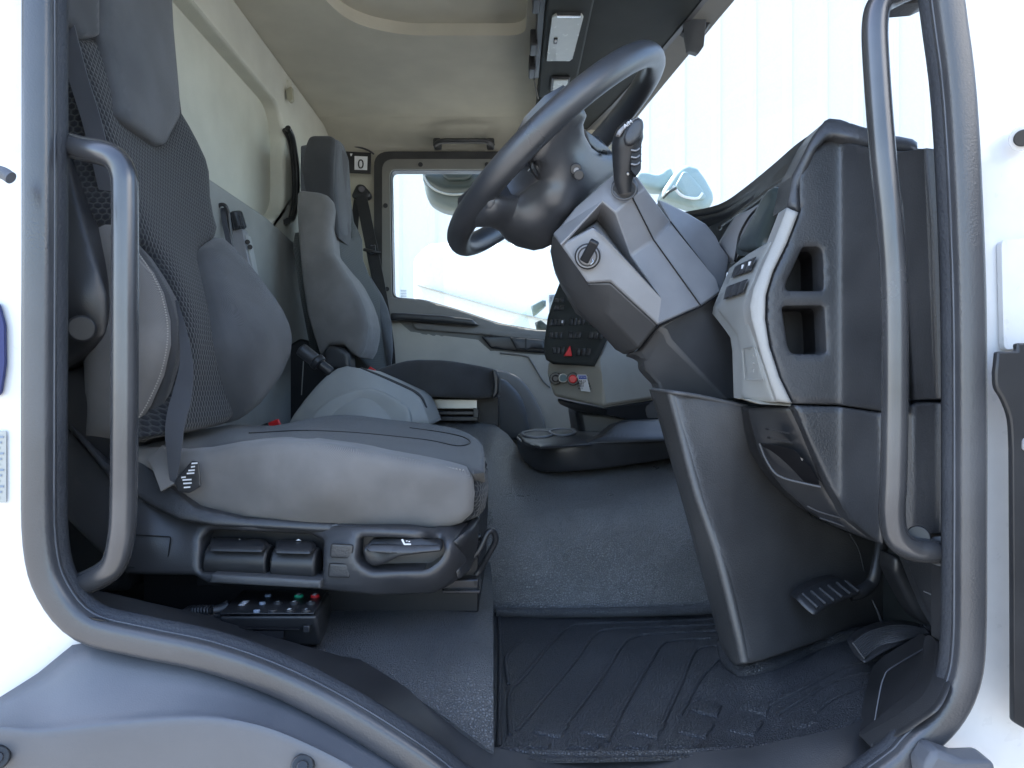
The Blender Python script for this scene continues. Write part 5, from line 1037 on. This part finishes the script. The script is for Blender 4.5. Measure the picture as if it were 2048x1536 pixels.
# pedals
BP = thing('brake_pedal', 'black brake pedal with diagonal raised ribs on a bent arm', 'pedal', P(1700, 1200, 1.05))
bp = cr([(1592, 1198), (1600, 1186), (1630, 1167), (1655, 1159), (1676, 1157), (1700, 1170), (1717, 1181), (1716, 1190), (1685, 1201), (1655, 1214), (1632, 1229), (1620, 1225), (1605, 1212)], 3)
pad('pad', bp, [(1592, 1198, 1.02), (1676, 1157, 1.08), (1717, 1190, 1.05), (1632, 1229, 1.0)], 'black_plastic', BP, puff=.005, edge=7, thick=.02, step=7)
for k in range(6):
    x0, y0 = 1606 + k * 17, 1188 - k * 5.6 + (k > 4) * 2; x1, y1 = x0 + 30 - k * .6, y0 + 27 - k * 1.2
    tube('rib', px([(x0, y0, 1.025 + k * .009), (x1, y1, 1.0 + k * .009)]), .0024, 'dark_plastic', BP, n=1)
tube('arm', px([(1700, 1190, 1.07), (1722, 1184, 1.07), (1742, 1168, 1.08), (1752, 1145, 1.08), (1764, 1085, 1.09), (1768, 1040, 1.10)]), .0085, 'black_smooth', BP, ry=.010)
APD = thing('accelerator_pedal', 'wide curved black accelerator pedal with fine grooves beside kick panel', 'pedal', P(1730, 1320, .98))
ap = cr([(1703, 1286), (1725, 1268), (1764, 1251), (1806, 1246), (1855, 1255), (1874, 1268), (1850, 1274), (1798, 1290), (1765, 1305), (1738, 1322), (1726, 1324), (1712, 1305)], 3)
pad('pad', ap, [(1703, 1286, .97), (1764, 1251, 1.03), (1855, 1255, 1.04), (1874, 1268, 1.0), (1798, 1290, .95), (1730, 1324, .93)], 'black_plastic', APD, puff=.003, edge=5, thick=.015, step=7)
for k in range(9):
    t = k / 9
    tube('groove_rib', [P(x, y, d) for x, y, d in cr([(1706 + 24 * t, 1287 + 32 * t, .957 - .03 * t), (1740 + 20 * t, 1264 + 32 * t, .985 - .035 * t), (1795 + 12 * t, 1251 + 32 * t, 1.005 - .055 * t), (1850 + 8 * t, 1258 + 10 * t, 1.01 - .03 * t)], 6)], .0015, 'column_dark', APD, n=1, seg=6)
tube('arm', px([(1850, 1262, 1.02), (1868, 1252, 1.02), (1860, 1225, 1.02), (1835, 1180, 1.03)]), .010, 'black_smooth', APD)
# ================================================================== centre dash: switch panel, beige console
CD = thing('centre_dash', 'beige centre dashboard section with black switch panel and red hazard triangle', 'dashboard', P(1200, 830, 1.9))
SPN = [(1123, 565, 2.02), (1091, 678, 1.98), (1109, 727, 1.95), (1189, 732, 1.86), (1218, 670, 1.84), (1300, 560, 1.82)]
sp = [(1123, 560), (1109, 596), (1097, 633), (1091, 678), (1090, 705), (1094, 718), (1109, 727), (1150, 730), (1189, 733), (1196, 718), (1218, 672), (1260, 590), (1300, 540), (1300, 500), (1180, 500), (1140, 530)]
SPP = pad('switch_panel', sp, SPN, 'roof_dark', CD, puff=.010, edge=7, thick=.06, step=9)
SB3 = [(a, b, c - .012) for a, b, c in SPN]
def zc(x, y): return (1060 + x / 4.043, 480 + y / 4.043)
rowsq = [((165, 640), (285, 640), (280, 690), (150, 690), 4), ((320, 630), (450, 628), (440, 685), (315, 688), 4), ((480, 630), (590, 640), (590, 690), (470, 685), 3),
         ((160, 745), (265, 742), (258, 795), (150, 795), 3), ((310, 740), (420, 740), (410, 795), (305, 797), 3), ((480, 740), (600, 740), (590, 800), (470, 798), 3),
         ((175, 865), (285, 862), (278, 918), (180, 918), 3), ((370, 872), (500, 875), (490, 935), (365, 932), 3), ((205, 470), (280, 465), (275, 505), (195, 510), 2), ((200, 530), (280, 525), (275, 565), (190, 570), 2)]
for a, b, c, d, n_ in rowsq: quad_grid([zc(*a), zc(*b), zc(*c), zc(*d)], n_, 1, SB3, .03, 'dark_plastic', 'switch', SPP, puff=.003, off=.006)
slab('hazard_triangle', [zc(325, 850), zc(342, 940), zc(276, 938)], 1.885, 'red_plastic', SPP, t=.03, bev=.002)
slab('switch_symbol', [zc(256, 650), zc(268, 650), zc(266, 672), zc(254, 672)], 1.93, 'white_print', SPP, t=.001, bev=0)
cyl('knob', P(*zc(345, 480), 1.96), P(*zc(330, 470), 1.90), .011, 'black_smooth', SPP); cyl('knob_tip', P(*zc(333, 472), 1.905), P(*zc(329, 468), 1.895), .004, 'chrome', SPP)
VC = {'a': (1097, 722, 2.02), 'b': (1095, 747, 2.02), 'c': (1100, 768, 2.01), 'd': (1109, 793, 2.0), 'e': (1208, 814, 1.84), 'f': (1325, 796, 1.95), 'g': (1325, 640, 1.98), 'h': (1218, 660, 1.90), 'i': (1192, 722, 1.86), 'j': (1208, 742, 1.83)}
facet('beige_console', VC, ['a i j e d c b', 'i h g f e j'], 'beige_trim', CD, thick=.10, tdir=(.1, 1, 0), bev=.010, seg=4)
VU = {'a': (1113, 797, 2.02), 'b': (1160, 808, 1.93), 'c': (1208, 817, 1.85), 'd': (1330, 798, 1.96), 'e': (1330, 842, 1.97), 'f': (1262, 838, 1.90), 'g': (1208, 830, 1.89), 'h': (1150, 822, 1.98), 'i': (1118, 808, 2.03)}
facet('lower_trim', VU, ['a b c g h i', 'c d e f g'], 'black_plastic', CD, thick=.08, tdir=(.1, 1, 0), bev=.008)
facet('pedestal', {'a': (1150, 815, 2.05), 'b': (1330, 835, 2.0), 'c': (1340, 900, 2.0), 'd': (1160, 880, 2.05)}, ['a b c d'], 'black_plastic', CD, thick=.3, bev=.02)
slab('ashtray_gap', rnd([(1287, 805), (1315, 803), (1318, 836), (1295, 836)], 4), 1.935, 'column_dark', CD, t=.02, bev=.001)
def fdep(x): return float(np.interp(x, (1095, 1208), (2.0, 1.835)))
for (x, y, r, mat, nm) in ((1112, 757, .017, 'black_smooth', 'rotary_knob'), (1127, 756, .0135, 'steel', 'gauge'), (1147, 758, .0175, 'black_smooth', 'push_switch')):
    k = cyl(nm, P(x, y, fdep(x) + .01), P(x - 1, y, fdep(x) - .012), r, mat, CD, bev=.002)
    if nm == 'gauge': cyl('dial', P(x - 1, y, fdep(x) - .011), P(x - 1, y, fdep(x) - .0135), .0105, 'gauge_face', k)
    if nm == 'push_switch': cyl('red_button', P(x - 1, y, fdep(x) - .011), P(x - 1.5, y, fdep(x) - .022), .0115, 'red_plastic', k, bev=.003)
    if nm == 'rotary_knob': cyl('knob_grip', P(x - 1, y, fdep(x) - .011), P(x - 1, y, fdep(x) - .03), .010, 'black_smooth', k, bev=.003)
NS = [(1154, 749), (1172.5, 749), (1181, 784), (1162, 782)]
lab = slab('warning_label', NS, [(1154, 749, fdep(1154) - .011), (1172.5, 749, fdep(1172) - .011), (1181, 784, fdep(1181) - .011)], 'white_print', CD, t=.001, bev=0)
slab('label_header', [(1156, 751), (1171.5, 751), (1173.5, 758), (1157.5, 758)], [(1154, 749, fdep(1154) - .012), (1172.5, 749, fdep(1172) - .012), (1181, 784, fdep(1181) - .012)], 'blue_print', lab, t=.0005, bev=0)
for k, (s_, sz) in enumerate((('TAIL LIFT', .008), ('MUST OFF', .008), ('IF NOT IN USE', .006), ('BATTERY FLAT', .006))): txt('lettering', s_, P(1165.5 + k * 1.3, 762.5 + k * 5, fdep(1166) - .014), sz, 'deep_black', lab, right=(1, -.62, -.05))
txt('lettering', 'IMPORTANT', P(1164.5, 754.6, fdep(1165) - .0155), .006, 'white_print', lab, right=(1, -.62, -.05))
# cup holder tray
TY = thing('cup_holder', 'black oval tray with cup rings on top of the engine tunnel', 'cup holder', P(1200, 930, 1.7))
tf = cr([(1034, 876), (1037, 898), (1046, 917), (1058, 930), (1075, 939), (1101, 944), (1180, 939), (1260, 929), (1340, 917)], 4) + [(1420, 905), (1420, 872)] + cr([(1340, 880), (1260, 883), (1190, 885), (1130, 890), (1080, 892), (1050, 884)], 3)
pad('front_wall', tf, [(1034, 880, 1.80), (1060, 925, 1.72), (1101, 944, 1.68), (1340, 917, 1.72), (1340, 880, 1.70), (1190, 885, 1.66), (1080, 892, 1.68)], 'black_plastic', TY, puff=.005, edge=5, thick=.06, step=9)
TZ = -.14
def top(x, y): return hz(TZ, y)
tt = [(1034, 872), (1045, 863), (1070, 858), (1160, 855), (1260, 850), (1420, 846), (1420, 872), (1340, 881), (1190, 888), (1130, 892), (1080, 894), (1050, 886)]
pad('tray_top', tt, [(x, y, top(x, y)) for x, y in ((1034, 872), (1160, 854), (1340, 881), (1100, 890), (1420, 850))] , 'black_plastic', TY, puff=.004, edge=4, thick=.004, tdir=(0, 0, -1), step=9)
pad('raised_end', [(1172, 887), (1205, 872), (1228, 852), (1260, 843), (1420, 838), (1420, 876), (1340, 882)], [(1172, 887, 1.655), (1228, 852, 1.74), (1420, 838, 1.80), (1420, 876, 1.70), (1340, 882, 1.67)], 'black_plastic', TY, puff=.008, edge=8, thick=.08, step=9)
for (cx, cy, rx) in ((1075, 868, 30), (1125, 864, 26)):
    tube('cup_ring', [P(cx + rx * math.cos(a), cy + 6.5 * math.sin(a), top(0, cy + 6.5 * math.sin(a)) - .10) for a in [2 * math.pi * k / 28 for k in range(28)]], .003, 'column_grey', TY, closed=True, n=1)
    slab('cup_well', [(cx + (rx - 3) * math.cos(a), cy + 5.2 * math.sin(a)) for a in [2 * math.pi * k / 28 for k in range(28)]], [(1034, 872, top(0, 872) - .08), (1160, 854, top(0, 854) - .08), (1340, 881, top(0, 881) - .08)], 'deep_black', TY, t=.001, bev=0)
# ================================================================== A pillar, grab handles
AP = thing('front_pillar_trim', 'dark vertical front pillar trim with sharp fold between dashboard and door seal', 'trim', P(1850, 1068, .80))
facet('upper_trim', {'a': (1799, 302, .84), 'b': (1850, 294, .80), 'c': (1896, 300, .79), 'd': (1900, 560, .79), 'e': (1902, 798, .79), 'f': (1872, 799, .80), 'g': (1826, 801, .84), 'h': (1812, 620, .84), 'i': (1863, 450, .80)}, ['a b i f g h', 'b c d e f i'], 'dark_plastic', AP, thick=.05, bev=.004)
facet('lower_trim', {'a': (1812, 812, .84), 'b': (1830, 808, .835), 'c': (1872, 805, .80), 'd': (1904, 805, .79), 'e': (1905, 1069, .79), 'f': (1872, 1069, .80), 'g': (1830, 1080, .835), 'h': (1800, 1070, .85)}, ['a b g h', 'b c f g', 'c d e f'], 'dark_plastic', AP, thick=.05, bev=.004)
slab('joint', [(1800, 800), (1900, 798), (1900, 806), (1826, 806), (1818, 830), (1806, 832)], .852, 'deep_black', AP, t=.02, bev=.001)
slab('gap_dark', [(1755, 290), (1830, 292), (1840, 1070), (1760, 1080)], .90, 'black_plastic', AP, t=.02, bev=0)
slab('pillar_gap', [(1893, 1060), (1906, 1060), (1906, 1290), (1893, 1290)], .80, 'black_plastic', AP, t=.03, bev=.001)
GF = thing('front_grab_handle', 'tall glossy dark grab handle bolted to the front pillar, right side', 'grab handle', P(1890, 1110, .77))
tube('grip', px([(1860, -52, .79), (1830, -30, .78), (1790, -12, .775), (1760, 8, .77), (1750, 50, .768), (1753, 140, .767), (1765, 300, .766), (1780, 450, .765), (1789, 600, .765), (1790, 790, .765), (1787, 950, .765), (1784, 1030, .766), (1794, 1075, .767), (1826, 1098, .77), (1870, 1103, .775), (1902, 1120, .80)]), .0132, 'handle_paint', GF, n=7, seg=24)
slab('top_bracket', rnd([(1765, -20), (1900, -20), (1850, 4), (1790, 9)], 5), .79, 'dark_plastic', GF, t=.03, bev=.003)
cyl('bolt', P(1836, 1072, .80), P(1836, 1074, .775), .012, 'black_smooth', GF)
tube('foot', px([(1880, 1102, .775), (1900, 1112, .80)]), .016, 'dark_plastic', GF)
GR = thing('rear_grab_handle', 'bent satin grab handle on the rear pillar in front of the driver seat', 'grab handle', P(150, 1180, .78))
tube('grip', px([(112, 286, .79), (140, 291, .775), (171, 299, .768), (205, 306, .762), (232, 320, .760), (247, 350, .76), (250, 400, .76), (250, 600, .76), (249, 850, .76), (247, 1020, .76), (241, 1085, .76), (228, 1128, .762), (200, 1152, .766), (160, 1170, .772), (120, 1182, .79)]), .0134, 'handle_paint', GR, n=7, seg=24)
# ================================================================== remote control on the plinth
RCN = thing('remote_control', 'black wired remote control with green and red buttons lying under driver seat', 'remote control', P(560, 1290, .92))
ZR = -.285
def rp_(x, y, dz=0): return P(x, y, hz(ZR + dz, y))
tq = [(441, 1231), (455, 1216), (480, 1184), (640, 1184), (662, 1190), (632, 1232)]
A = [P(x, y, d) for x, y, d in ((437, 1233, .90), (486, 1183, 1.06), (660, 1184, 1.06), (634, 1232, .90))]
dn = Vector((0, .02, -.045))
bm = slab_bm(A, dn); finish('case', bm, 'black_plastic', RCN, bev=.005, seg=3)
bm = slab_bm([P(x, y, d) for x, y, d in ((439, 1229, .90), (486, 1183, 1.045), (655, 1184, 1.045), (628, 1229, .90))], (0, 0, .002)); FP = finish('face_plate', bm, 'black_smooth', RCN, bev=.001)
fo, fr_, fu = P(439, 1229, .90) + Vector((0, 0, .0028)), (P(628, 1229, .90) - P(439, 1229, .90)), (P(486, 1183, 1.045) - P(439, 1229, .90))
def on(u, v, h=0): return fo + fr_ * u + fu * v + Vector((0, 0, h))
fn = Vector((0, -.15, 1)).normalized(); fn = fr_.cross(fu).normalized()
if fn.z < 0: fn = -fn
def btn(x, y, r, mat, name='button', s=None):
    # locate on the face by picture position at the face plane
    n0 = fn; o0 = fo; d0 = P(x, y, 1) - Vector((0, 0, H)); t = (o0 - Vector((0, 0, H))).dot(n0) / d0.dot(n0); p = Vector((0, 0, H)) + d0 * t
    b = cyl(name, p - fn * .002, p + fn * .0022, r, mat, FP, bev=.0008)
    if s: txt('lettering', s, p + fn * .0026, r * 1.05, 'white_print', b, right=(fr_ * .2 + fu).normalized(), up=(-fr_).normalized(), ext=.0001)
    return b
def zr(x, y): return (380 + x / 6.827, 1150 + y / 6.827)
btn(*zr(1486, 288), .0062, 'green_plastic', 'green_button', 'ON'); btn(*zr(1706, 288), .0062, 'red_plastic', 'red_button', 'STOP')
for (x, y, s) in ((1200, 385, 'R-'), (1425, 385, 'M2'), (1650, 385, '<>'), (1130, 490, None), (1360, 490, 'M1'), (1590, 490, '<>')): btn(*zr(x, y), .0062, 'black_plastic', 'button', s)
for (x, y) in ((1065, 283), (988, 388), (908, 497)): btn(*zr(x, y), .0042, 'grey_print', 'indicator_lamp')
n0 = fn; d0 = P(*zr(740, 392), 1) - Vector((0, 0, H)); t = (fo - Vector((0, 0, H))).dot(n0) / d0.dot(n0); p = Vector((0, 0, H)) + d0 * t
txt('lettering', 'MAN', p + fn * .001, .013, 'white_print', FP, right=(fu * 1.0 - fr_ * -.05).normalized(), up=(-fr_).normalized(), ext=.0002)
slab('latch', [(606, 1252), (619, 1252), (619, 1266), (606, 1266)], .897, 'black_smooth', RCN, t=.01, bev=.001)
slab('front_slot', [(463, 1255), (600, 1258), (600, 1260), (463, 1257)], .898, 'deep_black', RCN, t=.006, bev=0)
slab('front_notch', [(505, 1262), (567, 1262), (567, 1276), (540, 1276)], .899, 'deep_black', RCN, t=.006, bev=0)
tube('cable_boot', px([(458, 1214, .96), (440, 1220, .955), (425, 1222, .95)]), .009, 'black_plastic', RCN, taper=[(0, 1.1), (1, .7)])
cb = [(426, 1222, .95), (400, 1222, .96), (380, 1224, .97), (372, 1232, .95), (390, 1242, .93), (415, 1244, .92), (432, 1240, .91)]
tube('cable', px(cb), .0042, 'black_smooth', RCN)
bm = bmesh.new()
for q in samp([(a, b) for a, b, c in cb], 26):
    pass
coil = cr(px(cb), 10); hel = []
pth, frm = frames([Vector(c) for c in coil])
for i, (pp, (t_, s_, b_)) in enumerate(zip(pth, frm)):
    for k in range(3):
        a = 2 * math.pi * (i * 3 + k) / 7.0; nx_ = pth[min(i + 1, len(pth) - 1)]; q = pp.lerp(nx_, k / 3); hel.append(q + (s_ * math.cos(a) + b_ * math.sin(a)) * .0065)
finish('coiled_cord', sweep_bm(hel, circ(.0021, 6)), 'black_smooth', RCN, ang=60)
